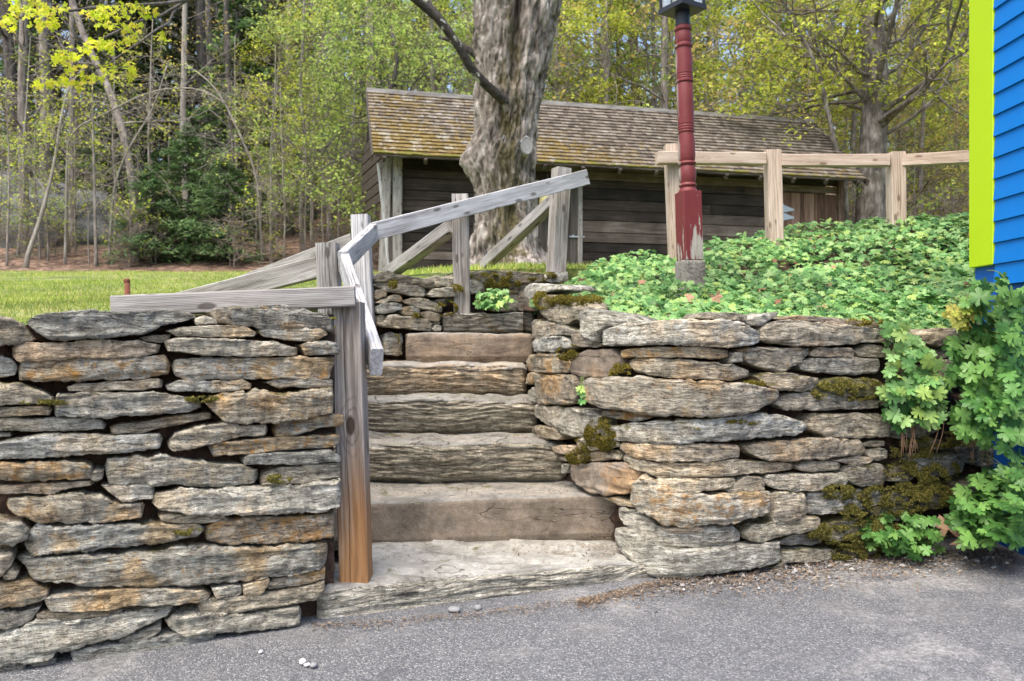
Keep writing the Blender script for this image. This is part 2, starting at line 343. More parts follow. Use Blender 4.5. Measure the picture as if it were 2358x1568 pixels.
def asphalt():
    n = NM('asphalt'); co = n.co()
    v = n.vor(co, 240, 'Color'); vs = n.nd('ShaderNodeSeparateColor'); n.put(vs.inputs[0], v)
    d = n.vor(co, 240)
    f = n.noise(co, 60, 5, .7); big = n.noise(co, 1.1, 5, .6); mid = n.noise(co, 5, 5, .65)
    col = n.ramp(vs.outputs[0], [(0, (.08, .082, .087)), (.45, (.125, .128, .134)), (.8, (.175, .178, .182)), (1, (.33, .325, .315))])
    col = n.mix(n.ma('MULTIPLY', n.ss(n.ma('ADD', n.ma('MULTIPLY', big, .5), n.ma('MULTIPLY', mid, .5)), .5, .62), .7), col, n.ramp(f, [(.38, (.16, .155, .148)), (.62, (.52, .51, .48))]))
    col = n.mix(n.ma('MULTIPLY', n.ss(mid, .52, .66), .5), col, (.06, .061, .066))
    ck = n.vor(n.map(co, (1, 1, 1)), 1.1, 'Distance', 'DISTANCE_TO_EDGE'); wob = n.noise(co, 9, 4)
    col = n.mix(n.ma('MULTIPLY', n.ss(n.ma('ADD', ck, n.ma('MULTIPLY', n.ma('SUBTRACT', wob, .5), .06)), .006, .0), .0), col, (.03, .03, .03))
    sp = n.vor(co, 34); col = n.mix(n.ss(sp, .1, .06), col, (.42, .41, .4))
    h = n.ma('SUBTRACT', n.ma('MULTIPLY', f, .5), d)
    return n.fin(col, .82, n.bump(h, .7, .005))
M['asphalt'] = asphalt()
gx, gy = np.meshgrid(np.linspace(-9, 9, 120), np.linspace(-6, 4.4, 90), indexing='ij')
gz = .006 * vn(np.stack([gx * 2, gy * 2, gx * 0], -1), 5)
mb = MB(); mb.add(np.stack([gx, gy, gz], -1).reshape(-1, 3), grid_faces(120, 90)); structure(mb.obj('road', M['asphalt']))

def grass_ground():
    n = NM('lawn'); co = n.co(); a = n.noise(co, 2.0, 5, .65); b = n.noise(co, 24, 4)
    col = n.ramp(n.ma('ADD', n.ma('MULTIPLY', a, .6), n.ma('MULTIPLY', b, .4)), [(.35, (.05, .085, .018)), (.48, (.12, .16, .035)), (.56, (.25, .25, .08)), (.66, (.3, .23, .12))])
    return n.fin(col, .9, n.bump(b, .6, .02))
M['lawn'] = grass_ground()
def litter():
    n = NM('leaf_litter'); co = n.co(); a = n.noise(co, .35, 4); b = n.vor(co, 9, 'Color'); s_ = n.nd('ShaderNodeSeparateColor'); n.put(s_.inputs[0], b)
    col = n.ramp(s_.outputs[0], [(0, (.035, .021, .015)), (.5, (.125, .075, .05)), (1, (.30, .2, .14))])
    col = n.mix(n.ss(a, .5, .7), col, (.055, .06, .028))
    return n.fin(col, .9, n.bump(n.noise(co, 9, 4), .8, .06))
M['litter'] = litter()
def soil():
    n = NM('soil'); co = n.co(); a = n.noise(co, 30, 5, .7)
    return n.fin(n.ramp(a, [(.3, (.02, .014, .01)), (.55, (.075, .045, .03)), (.75, (.17, .1, .07))]), .95, n.bump(a, .8, .02))
M['soil'] = soil()

# plan curves of the two walls (X, Y survey)
def curve(pts, n=240):
    P = np.array(pts, float); s = np.r_[0, np.cumsum(np.linalg.norm(np.diff(P, axis=0), axis=1))]
    t = np.linspace(0, s[-1], n); return np.stack([np.interp(t, s, P[:, 0]), np.interp(t, s, P[:, 1])], -1)
def smooth_c(C, k=9):
    K = np.ones(k) / k; pad = k // 2
    return np.stack([np.convolve(np.pad(C[:, i], pad, mode='edge'), K, 'valid') for i in (0, 1)], -1)
CUR_L = curve([(-2.6, 1.727), (-.606, 2.9), (-.47, 2.98)])
CUR_R = smooth_c(curve([(.03, 5.9), (.05, 5.6), (.075, 4.9), (.11, 4.45), (.19, 4.05), (.36, 3.7), (.5, 3.52), (.62, 3.49), (.75, 3.53), (1.8, 4.04), (2.45, 4.35)]), 11)
CUR_U = curve([(-1.1, 5.05), (-.72, 5.2), (-.392, 5.42), (-.149, 5.8), (.33, 6.1), (.6, 6.2)])
class Face:
    def __init__(s, C):
        s.C = C; s.px = 1179 + 2292 * C[:, 0] / C[:, 1]
        R_ = np.stack([C[:, 0], C[:, 1] * YS], -1); t = np.gradient(R_, axis=0); t /= np.linalg.norm(t, axis=1)[:, None]
        s.n = np.stack([t[:, 1], -t[:, 0]], -1)      # towards the camera
    def at(s, x):
        d = np.interp(x, s.px, s.C[:, 1]); n = np.stack([np.interp(x, s.px, s.n[:, 0]), np.interp(x, s.px, s.n[:, 1])], -1)
        n /= np.linalg.norm(n, axis=-1, keepdims=True)
        return d, n
FL, FR, FU = Face(CUR_L), Face(CUR_R), Face(CUR_U)

# lawn: left terrace + the slope up to the woods
mb = MB()
U = np.linspace(0, 1, 60); Vv = np.linspace(0, 1, 40)
xl = -9 + (9 - .86) * U
ynear = np.interp(xl, CUR_L[:, 0], CUR_L[:, 1], left=1.75) + .16
ynear = np.where(xl < -2.6, 1.727 + .16 + (xl + 2.6) * .0, ynear)
Xg = np.repeat(xl[:, None], 40, 1); Yg = ynear[:, None] + (5.7 - ynear[:, None]) * Vv[None]
Zg = terrain(Xg, Yg) + np.where(Vv[None] < .03, -.02, 0)
G = np.stack([Xg, Yg * YS, Zg], -1); mb.add(G.reshape(-1, 3), grid_faces(60, 40))
S1 = G[-1]; S2 = S1.copy(); S2[:, 2] = -.05; mb.add(np.concatenate([S1, S2]), grid_faces(2, 40))     # the bank beside the stairs
Xg, Yg = np.meshgrid(np.r_[np.linspace(-16, -1.2, 30), np.linspace(-1.1, 1.2, 40), np.linspace(1.4, 18, 30)], np.linspace(5.7, 21.5, 70), indexing='ij')
tY = (Yg - 5.7) / 15.8; y0_ = 5.7 + .62 / (1 + np.exp(-(Xg + .36) * 22)); Yg = y0_ + (21.5 - y0_) * tY
G = np.stack([Xg, Yg * YS, terrain(Xg, Yg)], -1); mb.add(G.reshape(-1, 3), grid_faces(100, 70))
S1 = G[:, 0]; S2 = S1 - np.array([0, 0, .4]); mb.add(np.concatenate([S1, S2]), grid_faces(2, 100))
structure(mb.obj('lawn', M['lawn']))
Xg, Yg = np.meshgrid(np.linspace(-75, 75, 150), np.r_[np.linspace(21.3, 40, 60), np.linspace(41, 120, 50)], indexing='ij')
mb = MB(); mb.add(np.stack([Xg, Yg * YS, terrain(Xg, Yg) - np.where(Yg < 21.45, .03, 0)], -1).reshape(-1, 3), grid_faces(150, 110)); structure(mb.obj('forest_floor', M['litter']))

# planted mound on the right
CRX = np.array([1215, 1300, 1345, 1430, 1550, 1650, 1800, 1900, 2080, 2240, 2420, 2700])
CRY = np.array([690, 668, 628, 598, 586, 558, 540, 528, 516, 507, 502, 498])
CRD = np.array([5.4, 5.5, 5.7, 6.0, 6.4, 6.5, 6.6, 6.6, 6.5, 6.4, 6.3, 6.2])
WTX = np.array([1200, 1240, 1330, 1400, 1550, 1745, 1900, 2065, 2200, 2360, 2600])
WTY = np.array([700, 700, 715, 735, 745, 742, 755, 768, 770, 760, 750])
def bed_point(x, t):
    dw = FR.at(x)[0] + .10; zw = zat(np.interp(x, WTX, WTY), dw) - .03
    dc = np.interp(x, CRX, CRD); zc = zat(np.interp(x, CRX, CRY), dc) - .03
    tt = np.clip(t, 0, 1); d = dw + (dc - dw) * t
    z = zw + (zc - zw) * (tt * .6 + .4 * tt ** 2) - .01 * np.sin(tt * math.pi)
    z = np.where(t > 1, zc - (t - 1) ** 2 * .25, z)
    X = (x - 1179) * d / 2292
    z = z + .035 * vn(np.stack([X * 4, d * 4, X * 0], -1), 21) * np.clip(t * 5, 0, 1)
    return np.stack([X, d * YS, z], -1)
xs = np.linspace(1205, 2600, 90); ts = np.r_[np.linspace(0, 1, 40), np.linspace(1.05, 2.4, 14)]
XX, TT = np.meshgrid(xs, ts, indexing='ij')
mb = MB(); mb.add(bed_point(XX, TT).reshape(-1, 3), grid_faces(90, 54)); structure(mb.obj('planting_bed', M['soil']))

# ------------------------------------------------------------------ dry stone walls
def Z4(ox): return lambda x, y: ((ox + x / 1.3145) / 1.3028, (850 + y / 1.3145) / 1.3028)
T_L, T_5, T_6 = Z4(0), Z4(900), Z4(1972)
T_U = lambda x, y: ((1080 + x / 3.3686) / 1.3028, (760 + y / 3.3686) / 1.3028)
STONE_DEPTH = .2
def make_stone(poly, face, parent, tone=.5, orange=.35, moss=.1, push=0., seed=0, mat=None, depth=None, rough=1.0):
    P = np.array(poly, float); i0 = P[:, 0].argmin(); P = np.roll(P, -i0, axis=0); j = P[:, 0].argmax()
    top = P[:j + 1]; bot = np.r_[P[j:], P[:1]][::-1]
    x0, x1 = P[:, 0].min(), P[:, 0].max(); L = x1 - x0
    H = P[:, 1].max() - P[:, 1].min()
    n = int(np.clip(L / 2.2, 16, 130)); rows = int(np.clip(H / 1.9, 12, 36))
    s = np.linspace(-1, 1, n); s = np.sign(s) * (1 - (1 - abs(s)) ** 1.35) ** 1.0
    x = x0 + (s + 1) / 2 * L
    def ev(ch):
        o = np.argsort(ch[:, 0], kind='stable'); c = ch[o]; y = np.interp(x, c[:, 0], c[:, 1])
        k = np.array([.25, .5, .25]); yy = np.convolve(np.pad(y, 1, mode='edge'), k, 'valid'); yy[0], yy[-1] = y[0], y[-1]; return yy
    yt, yb = ev(top), ev(bot)
    # blunt tips
    mid = (yt[1:-1] + yb[1:-1]) / 2
    end = np.clip(1 - abs(s), 0, .06) / .06
    d, nr = face.at(x)
    zt, zb = zat(yt, d), zat(yb, d)
    q = np.array([(xx * .02, 0, seed * 7.7) for xx in x])
    hgt = np.maximum(zt - zb, .004)
    zt = zt + hgt * (.08 * fbm(q * 3, 1, 3) + .018 * vn(q * 14, 4)); zb = zb + hgt * (.08 * fbm(q * 3 + 50, 2, 3) + .018 * vn(q * 14 + 9, 6))
    c = (zt + zb) / 2; h = np.maximum((zt - zb) / 2, .002)
    th = np.linspace(-1, 1, rows) * math.pi / 2
    e = np.minimum(h * .55, .022) * np.sqrt(np.clip(1 - abs(s) ** 6, 0, 1)) + .002
    pv = np.sign(np.sin(th)) * abs(np.sin(th)) ** .4; pa = abs(np.cos(th)) ** .32
    A = e[:, None] * pa[None]; Vz = c[:, None] + h[:, None] * pv[None]
    D = depth or STONE_DEPTH
    # back rim
    bs = [(.93, -.35), (.8, -1.0), (-.8, -1.0), (-.93, -.35)]
    A = np.c_[A, np.stack([np.full(n, b * D) for _, b in bs], -1)]
    Vz = np.c_[Vz, np.stack([c + h * a for a, _ in bs], -1)]
    endpull = (1 - np.clip((1 - abs(s)) / .08, 0, 1)) ** 2 * .025
    A = A - endpull[:, None] + push
    X = (x - 1179) * d / 2292; Y = d * YS
    Pn = np.stack([X[:, None] + nr[:, :1] * A, Y[:, None] + nr[:, 1:] * A, Vz], -1)
    # relief: bedding ledges and lumps on the front
    w = np.r_[abs(np.cos(th)) ** .4, [.3, 0, 0, .3]][None]
    Q = Pn.copy(); Q[..., 2] += .02 * vn(Pn * 6, 40) ; off = seed * 3.17
    lay = fbm(np.stack([Q[..., 0] * 6 + off, Q[..., 1] * 6, Q[..., 2] * 70 + off], -1), 5, 3)
    lay = np.sign(lay) * abs(lay) ** .6
    lump = fbm(np.stack([Q[..., 0] * 5 + off, Q[..., 1] * 5, Q[..., 2] * 24], -1), 8, 3)
    fine = vn(Q * 70 + off, 13)
    disp = rough * w * (lay * .006 + lump * .007 + fine * .0035) * np.clip(h / .02, .3, 1.15)[:, None]
    Pn[..., 0] += nr[:, :1] * disp; Pn[..., 1] += nr[:, 1:] * disp
    Pn[..., 2] += rough * .004 * vn(Pn * np.array([25, 25, 12.]) + off, 14) * (1 - w * .5)
    m = rows + 4
    mb = MB(); V = Pn.reshape(-1, 3); Q4 = grid_faces(n, m, True)[:, ::-1]
    capL = np.arange(m); capR = (n - 1) * m + np.arange(m)
    V = np.concatenate([V, Pn[0].mean(0)[None], Pn[-1].mean(0)[None]])
    T = np.concatenate([np.stack([np.full(m, n * m), np.roll(capL, -1), capL], -1), np.stack([np.full(m, n * m + 1), capR, np.roll(capR, -1)], -1)])
    mb.add(V, Q4, T)
    o = mb.obj('stone', mat or M['stone'], parent); o.color = (orange, moss, tone, 1)
    return o
def parse(txt, tf):
    out = []
    for line in txt.strip().splitlines():
        a, b = line.split('|'); pr = [float(v) for v in a.split()]
        out.append((pr, [tf(*map(float, p.split(','))) for p in b.split()]))
    return out
def core(face, x0, x1, ytop_fn, depth, parent, bottom=-.06, mat=None, thick=.25):
    x = np.linspace(x0, x1, 160); d, nr = face.at(x); zt = zat(ytop_fn(x), d)
    v = np.linspace(0, 1, 60)
    Z = bottom + (zt - bottom)[:, None] * v[None]
    X = ((x - 1179) * d / 2292)[:, None] + 0 * Z; Y = (d * YS)[:, None] + 0 * Z
    ro = fbm(np.stack([X * 8, Y * 8, Z * 26], -1), 33, 2); A = -depth + .03 * ro
    F = np.stack([X + nr[:, :1] * A, Y + nr[:, 1:] * A, Z], -1)
    Bk = np.stack([X + nr[:, :1] * (A * 0 - depth - thick), Y + nr[:, 1:] * (A * 0 - depth - thick), Z], -1)
    mb = MB(); mb.add(F.reshape(-1, 3), grid_faces(160, 60)[:, ::-1]); mb.add(Bk.reshape(-1, 3), grid_faces(160, 60))
    mb.add(np.concatenate([F[:, -1], Bk[:, -1]]), grid_faces(2, 160)); 
    mb.add(np.concatenate([F[-1], Bk[-1]]), grid_faces(2, 60)); mb.add(np.concatenate([F[0], Bk[0]]), grid_faces(2, 60))
    return mb.obj('rubble_core', M['soil'], parent)

LEFT = """
.45 .3 .1|-60,130 40,135 90,165 137,222 60,245 -60,262
.5 .15 .1|103,150 150,122 300,106 480,112 640,104 740,115 772,135 740,150 640,170 560,205 400,218 220,222 150,200 115,165
.7 .1 .2|765,140 800,128 850,140 860,160 770,165
.42 .45 .2|828,110 850,98 960,92 1100,86 1200,100 1290,125 1322,150 1318,190 1250,180 1120,190 1030,180 950,170 860,155
.62 .5 .05|1017,185 1060,170 1200,160 1270,180 1300,200 1250,226 1120,222 1040,205
.5 .3 .15|655,185 700,172 850,165 960,168 1015,195 1000,210 850,213 700,208
.5 .25 .1|550,215 600,200 678,203 665,225 640,232 570,225
.38 .3 .15|645,225 700,212 900,218 1080,230 1175,255 1178,283 1000,290 800,285 660,265
.5 .45 .1|1183,245 1220,228 1320,232 1342,265 1330,283 1200,285
.52 .2 .1|42,255 60,235 200,232 400,222 560,225 634,245 625,275 560,290 350,297 200,302 70,312 48,290
.42 .7 .1|-60,290 0,285 40,295 70,325 60,360 0,378 -60,380
.5 .8 .1|62,340 90,308 250,298 480,292 650,288 676,320 665,360 560,378 400,383 200,390 75,385
.5 .72 .1|678,325 690,300 800,292 1000,292 1200,288 1325,292 1332,300 1310,335 1300,375 1100,375 900,380 740,385 690,360
.5 .3 .1|260,412 310,398 430,390 620,377 645,385 640,410 560,422 400,428 270,428
.48 .45 .15|652,400 700,383 900,385 950,378 998,400 985,418 850,432 700,428 660,415
.52 .4 .1|1048,390 1080,375 1200,373 1315,380 1318,405 1220,413 1090,410
.5 .15 .3|-60,388 80,390 170,425 212,450 205,468 100,474 -60,480
.5 .2 .1|-60,487 100,485 195,482 205,495 198,518 120,522 -60,524
.42 .2 .3|207,490 225,432 350,430 500,432 620,425 720,445 790,465 797,490 740,505 550,520 380,533 280,527 215,518
.45 .6 .45|805,465 830,445 920,425 1040,415 1080,430 1200,420 1315,410 1318,470 1312,505 1180,535 1050,550 950,555 880,545 850,515
.5 .2 .1|-60,530 150,530 330,528 400,540 420,560 412,577 250,582 -60,584
.5 .35 .1|430,572 450,560 600,540 700,520 830,510 842,530 700,560 560,588 440,598
.55 .2 .1|662,632 690,590 800,555 930,545 945,560 1050,555 1060,580 1040,600 950,605 850,628 740,655 685,662 665,650
.48 .9 .05|1080,580 1100,545 1200,530 1355,518 1368,540 1350,560 1250,578 1130,610 1085,605
.5 .1 .2|-60,590 40,592 42,606 -60,614
.58 .25 .3|-60,640 60,610 180,592 350,592 500,597 630,592 645,610 630,650 500,665 300,678 100,688 -60,698
.52 .75 .1|825,650 850,625 1000,612 1200,603 1345,600 1352,620 1300,650 1150,655 1000,668 840,682
.55 .0 .1|957,690 980,675 1150,660 1300,655 1350,685 1335,700 1150,712 960,715
.52 .75 .1|-60,708 150,703 340,700 360,715 375,745 360,768 250,775 -60,780
.5 .1 .1|345,765 375,728 410,738 405,770 380,780
.52 .25 .1|-60,802 100,792 250,785 365,778 370,795 240,815 210,832 100,828 -60,834
.68 .3 .25|410,735 420,695 550,680 620,678 680,685 800,700 950,715 1020,735 1025,770 1000,790 860,805 700,798 520,792 430,795
.64 .1 .15|1028,780 1040,745 1080,725 1200,712 1345,705 1352,745 1345,765 1200,790 1110,800 1035,803
.72 .2 .05|397,797 430,797 600,792 612,820 608,850 520,865 480,862 430,825
.74 .25 .2|600,868 612,830 720,808 1000,800 1100,800 1300,775 1345,775 1350,830 1340,885 1250,900 1050,910 850,912 720,905 630,890
.55 .5 .1|18,875 30,850 160,835 290,825 400,830 450,865 560,868 572,885 560,925 420,940 290,947 150,940 50,910
.6 .1 .1|625,920 660,910 880,912 898,918 860,940 740,947 640,940
.5 .75 .25|808,965 870,930 1000,918 1200,915 1325,905 1330,950 1325,1000 1200,1018 1050,1025 880,1030 815,1010
.55 .3 .15|-60,930 90,935 118,970 110,1010 40,1030 -60,1034
.6 .45 .1|90,1040 110,975 150,955 400,950 600,950 780,950 815,970 780,995 650,1025 470,1045 280,1065 130,1072
.62 .5 .15|60,1090 90,1080 250,1075 420,1065 560,1055 760,1035 1000,1035 1150,1030 1295,1020 1302,1060 1290,1115 1150,1150 950,1175 700,1190 450,1195 200,1180 120,1165 105,1120
.6 .1 .1|-60,1055 45,1050 60,1075 45,1110 10,1150 -60,1165
.62 .35 .1|-60,1178 120,1165 195,1205 190,1235 100,1270 -60,1288
.64 .5 .05|168,1245 200,1232 400,1205 600,1200 800,1205 835,1225 820,1250 700,1260 500,1272 300,1290 200,1292
.6 .2 .1|832,1195 860,1190 950,1185 957,1215 930,1235 850,1237
.6 .3 .1|952,1185 1000,1170 1065,1162 1055,1190 1030,1222 960,1230
.58 .7 .1|1050,1195 1075,1170 1200,1140 1290,1125 1292,1165 1200,1190 1060,1208
.66 .15 .05|775,1270 800,1245 950,1232 1100,1215 1230,1185 1285,1175 1288,1200 1250,1245 1150,1262 1000,1285 830,1313 795,1305
.55 .1 .3|-60,1297 80,1285 165,1268 140,1300 125,1325 60,1355 -60,1366
.45 .1 .1|137,1310 170,1295 300,1292 480,1280 490,1290 420,1308 290,1322 150,1320
.62 .1 .12|-60,1395 80,1350 150,1325 300,1322 450,1300 640,1278 690,1275 660,1310 580,1345 510,1380 480,1395 380,1415 250,1450 150,1490 -60,1510
.58 .05 .05|650,1335 680,1310 760,1295 900,1300 1050,1290 1180,1270 1195,1300 1180,1345 1050,1360 850,1375 740,1390 680,1365
.6 .0 .05|465,1410 500,1390 600,1360 640,1345 635,1375 600,1400 510,1425 475,1425
.5 .0 .05|270,1450 400,1430 600,1400 720,1375 850,1375 860,1420 700,1445 450,1485 330,1500 290,1492
.35 .0 .1|-60,1515 90,1495 105,1515 90,1535 -60,1565
.35 .0 .1|115,1500 170,1470 225,1480 215,1510 140,1522
.4 .1 .1|10,1150 45,1115 75,1140 60,1165 20,1168
"""
wl = thing('stone_wall', 'dry stacked grey and orange stone wall left of the steps, lawn above', 'stone wall', (-1.0, 2.2, 0))
for k, (pr, poly) in enumerate(parse(LEFT, T_L)):
    o = make_stone(poly, FL, wl, *pr, push=rng.uniform(-.014, .012), seed=k + 1)
core(FL, -700, 782, lambda x: np.interp(x, [-700, 0, 60, 250, 430, 490, 770], [775, 770, 745, 728, 724, 722, 722]), .075, wl)
T6 = lambda s: s
RIGHT5 = """
.5 .1 .5|945,70 975,40 1040,50 1110,85 1120,130 1060,165 1000,150 950,110
.72 .05 .2|1107,115 1150,98 1250,115 1390,160 1240,170 1200,190 1195,235 1150,220 1120,170
.62 .05 .2|890,20 930,0 1025,5 1030,25 940,45 925,65 900,50
.5 .2 .4|918,195 940,140 1000,150 1060,165 1110,190 1080,205 1000,210 930,220
.55 .3 .2|922,240 950,212 1040,205 1070,225 1075,250 1020,268 940,272
.42 .1 .2|1072,205 1120,180 1150,220 1200,240 1180,255 1090,250
.5 .7 .2|890,320 905,285 960,272 1030,275 1075,320 1060,350 1000,358 900,345
.58 .25 .1|1060,335 1100,280 1150,260 1240,262 1275,300 1265,350 1230,378 1150,375 1080,358
.45 .6 .1|878,360 920,350 985,360 980,380 930,390 915,400 885,395
.48 .55 .1|930,420 945,375 1000,362 1080,360 1115,372 1110,430 1095,470 1040,475 960,475 935,460
.42 .3 .1|893,430 925,405 932,440 930,475 900,470
.56 .45 .15|1130,400 1165,375 1340,365 1420,372 1520,380 1760,395 1850,415 1880,432 1840,465 1760,505 1600,522 1400,518 1250,490 1150,470
.55 .3 .2|1280,312 1320,292 1409,296 1560,305 1700,320 1785,350 1780,365 1700,385 1550,380 1409,368 1330,350
.58 .75 .05|1258,270 1290,258 1409,250 1600,250 1690,265 1695,285 1650,297 1450,293 1280,292
.7 .3 .05|1195,222 1205,185 1300,160 1409,145 1550,140 1700,145 1790,190 1815,215 1790,235 1700,252 1550,245 1400,243 1210,247
.5 .1 .1|1689,310 1699,270 1734,275 1739,312
.5 .8 .1|1187,510 1215,500 1290,505 1400,520 1380,535 1330,545 1240,530 1190,520
.55 .1 .3|905,490 930,478 1030,485 1100,490 1170,505 1205,540 1200,580 1150,605 1080,610 1030,585 960,545 920,520
.48 .1 .1|925,570 950,558 1015,570 1040,600 1030,618 960,612 930,600
.5 .15 .5|1180,590 1230,560 1340,545 1590,530 1800,505 1890,520 1980,545 2004,568 1960,590 1860,605 1600,622 1409,630 1300,622 1220,612
.5 .2 .5|1095,625 1130,605 1200,605 1265,620 1275,640 1200,655 1120,655
.52 .2 .2|990,645 1030,635 1090,640 1095,665 1070,680 1020,668
.5 .2 .3|1080,680 1140,660 1250,655 1275,680 1260,695 1150,702 1095,700
.5 .1 .1|1012,688 1060,680 1110,695 1100,705 1040,702
.62 .3 .2|1258,640 1290,625 1409,628 1600,632 1710,632 1735,660 1730,680 1600,700 1450,702 1340,690 1290,665
.58 .2 .25|1265,690 1290,668 1380,700 1409,705 1550,700 1700,690 1780,700 1900,705 1955,715 1945,730 1850,745 1680,758 1500,765 1420,765 1330,735 1280,710
.56 .45 .1|1057,762 1075,715 1150,708 1270,700 1320,725 1350,735 1340,775 1300,830 1230,838 1160,830 1090,785
.55 .2 .1|1400,775 1420,762 1500,768 1700,762 1718,778 1690,800 1560,820 1480,822 1420,800
.5 .2 .3|1669,815 1729,765 1754,757 1809,765 1829,795 1824,815 1749,820 1699,832
.45 .2 .1|1035,735 1045,710 1068,712 1060,745 1045,752
.6 .7 .05|1308,832 1325,785 1370,752 1440,790 1480,815 1600,825 1750,815 1840,815 1845,860 1820,905 1700,935 1520,955 1440,950 1350,890
.5 .5 .2|1198,845 1250,842 1310,860 1320,885 1260,875
.62 .1 .15|1240,890 1280,878 1330,895 1409,945 1450,960 1600,955 1700,950 1740,985 1750,1000 1700,1030 1600,1042 1470,1042 1400,1030 1330,990 1260,930
.68 .05 .1|1250,1008 1265,960 1300,955 1380,1000 1450,1040 1600,1040 1780,1020 1880,1010 1885,1040 1870,1090 1750,1115 1600,1140 1480,1152 1420,1150 1340,1100
"""
RIGHT6 = """
.6 .1 .1|10,965 150,952 205,965 150,978 60,985
.58 .2 .1|395,190 420,160 480,142 600,150 760,165 900,185 943,210 930,235 800,235 640,248 560,250 450,240 405,220
.38 .3 .5|470,140 560,125 700,135 850,150 905,165 890,178 800,172 620,152
.42 .1 .1|345,152 400,120 480,115 470,130 400,168 370,170
.48 .1 .2|140,135 165,112 300,115 355,130 335,150 200,142
.56 .4 .1|330,265 350,253 500,252 610,255 605,275 560,320 500,350 440,348 360,315
.5 .35 .2|605,272 640,252 760,252 780,270 770,295 680,292 610,290
.5 .1 .2|780,262 830,240 880,248 960,275 955,290 870,295 800,288
.52 .1 .2|565,312 610,295 750,290 885,300 888,325 860,355 760,362 620,355 575,340
.55 .1 .35|390,368 420,350 520,355 620,370 630,400 560,425 450,420 405,400
.5 .2 .9|588,388 700,372 850,375 880,400 870,440 700,450 600,430
.5 .1 .35|455,472 500,435 620,425 760,450 880,455 880,490 760,497 600,500 500,498
.45 .05 .25|592,548 610,515 760,513 900,520 925,560 920,605 760,608 650,605 600,575
.56 .25 .1|338,642 400,622 520,612 650,605 780,615 815,645 800,675 640,690 480,700 400,695 350,665
.45 .1 .3|805,632 830,618 895,620 900,640 830,645
.55 .1 .25|545,722 570,700 700,698 720,715 700,735 600,745 555,735
.5 .1 .3|695,697 780,675 840,685 850,695 800,715 740,712
.45 .1 .4|820,657 870,645 910,660 910,690 870,700 830,690
.5 .15 .4|720,732 750,712 880,712 910,740 880,790 800,800 750,785
.6 .1 .15|413,772 430,752 580,748 730,745 752,775 740,790 620,815 520,818 430,800
.55 .1 .25|433,880 440,830 470,818 560,825 580,870 575,905 500,938 440,935
.55 .1 .55|580,862 590,825 700,810 860,808 900,840 880,870 750,900 640,912 590,905
.52 .1 .45|335,982 370,945 500,925 620,915 640,940 600,970 480,990 390,1015 350,1010
.5 .15 .4|482,1022 530,990 600,990 650,1000 660,1025 600,1035 490,1032
.4 .1 .4|475,1082 490,1055 600,1040 700,1050 690,1090 560,1100 490,1097
.4 .1 .5|440,1122 470,1095 500,1100 495,1125 450,1130
.42 .1 .9|650,970 690,930 790,920 830,960 790,1010 680,1020 655,1000
.5 .1 .6|1000,700 1020,672 1150,665 1205,700 1200,740 1120,760 1050,765 1010,730
.4 .1 .8|975,640 1060,605 1170,630 1165,650 1040,655
.42 .1 .8|900,845 980,800 1040,790 1170,830 1165,860 1080,890 960,880
.38 .1 .9|820,890 900,870 1000,880 1010,910 940,935 860,925
.42 .1 .3|1010,210 1090,175 1160,175 1168,235 1100,248 1045,240
.4 .1 .3|1075,280 1130,250 1165,262 1150,290 1090,298
.42 .1 .4|1080,340 1120,300 1200,310 1195,390 1130,410 1090,390
.35 .1 .8|700,1080 760,1030 860,1020 960,1040 940,1090 800,1110
.35 .1 .5|890,560 960,520 1070,540 1120,580 1040,610 930,610
.35 .1 .5|900,480 960,440 1080,430 1150,470 1080,510 950,505
.35 .1 .6|930,720 1000,700 1010,760 960,790 910,780
.38 .1 .5|1170,640 1280,620 1400,640 1440,700 1300,730 1190,700
.38 .1 .5|1160,780 1280,750 1420,770 1440,830 1300,850 1180,840
"""
wr = thing('stone_wall', 'mossy dry stacked stone wall right of the steps with leafy bed on top', 'stone wall', (.9, 2.95, 0))
for k, (pr, poly) in enumerate(parse(RIGHT5, T_5) + parse(RIGHT6, T_6)):
    make_stone(poly, FR, wr, *pr, push=rng.uniform(-.012, .014) + {30: .025, 32: .0, 33: .035, 14: .02, 11: .02}.get(k, 0), seed=k + 101, depth=.15, rough=.55 if k in (33, 14, 11, 7) else 1.0, mat=M['sand'] if k in (7, 26) else None)
core(FR, 1204, 2420, lambda x: np.interp(x, WTX, WTY), .07, wr, thick=.12)
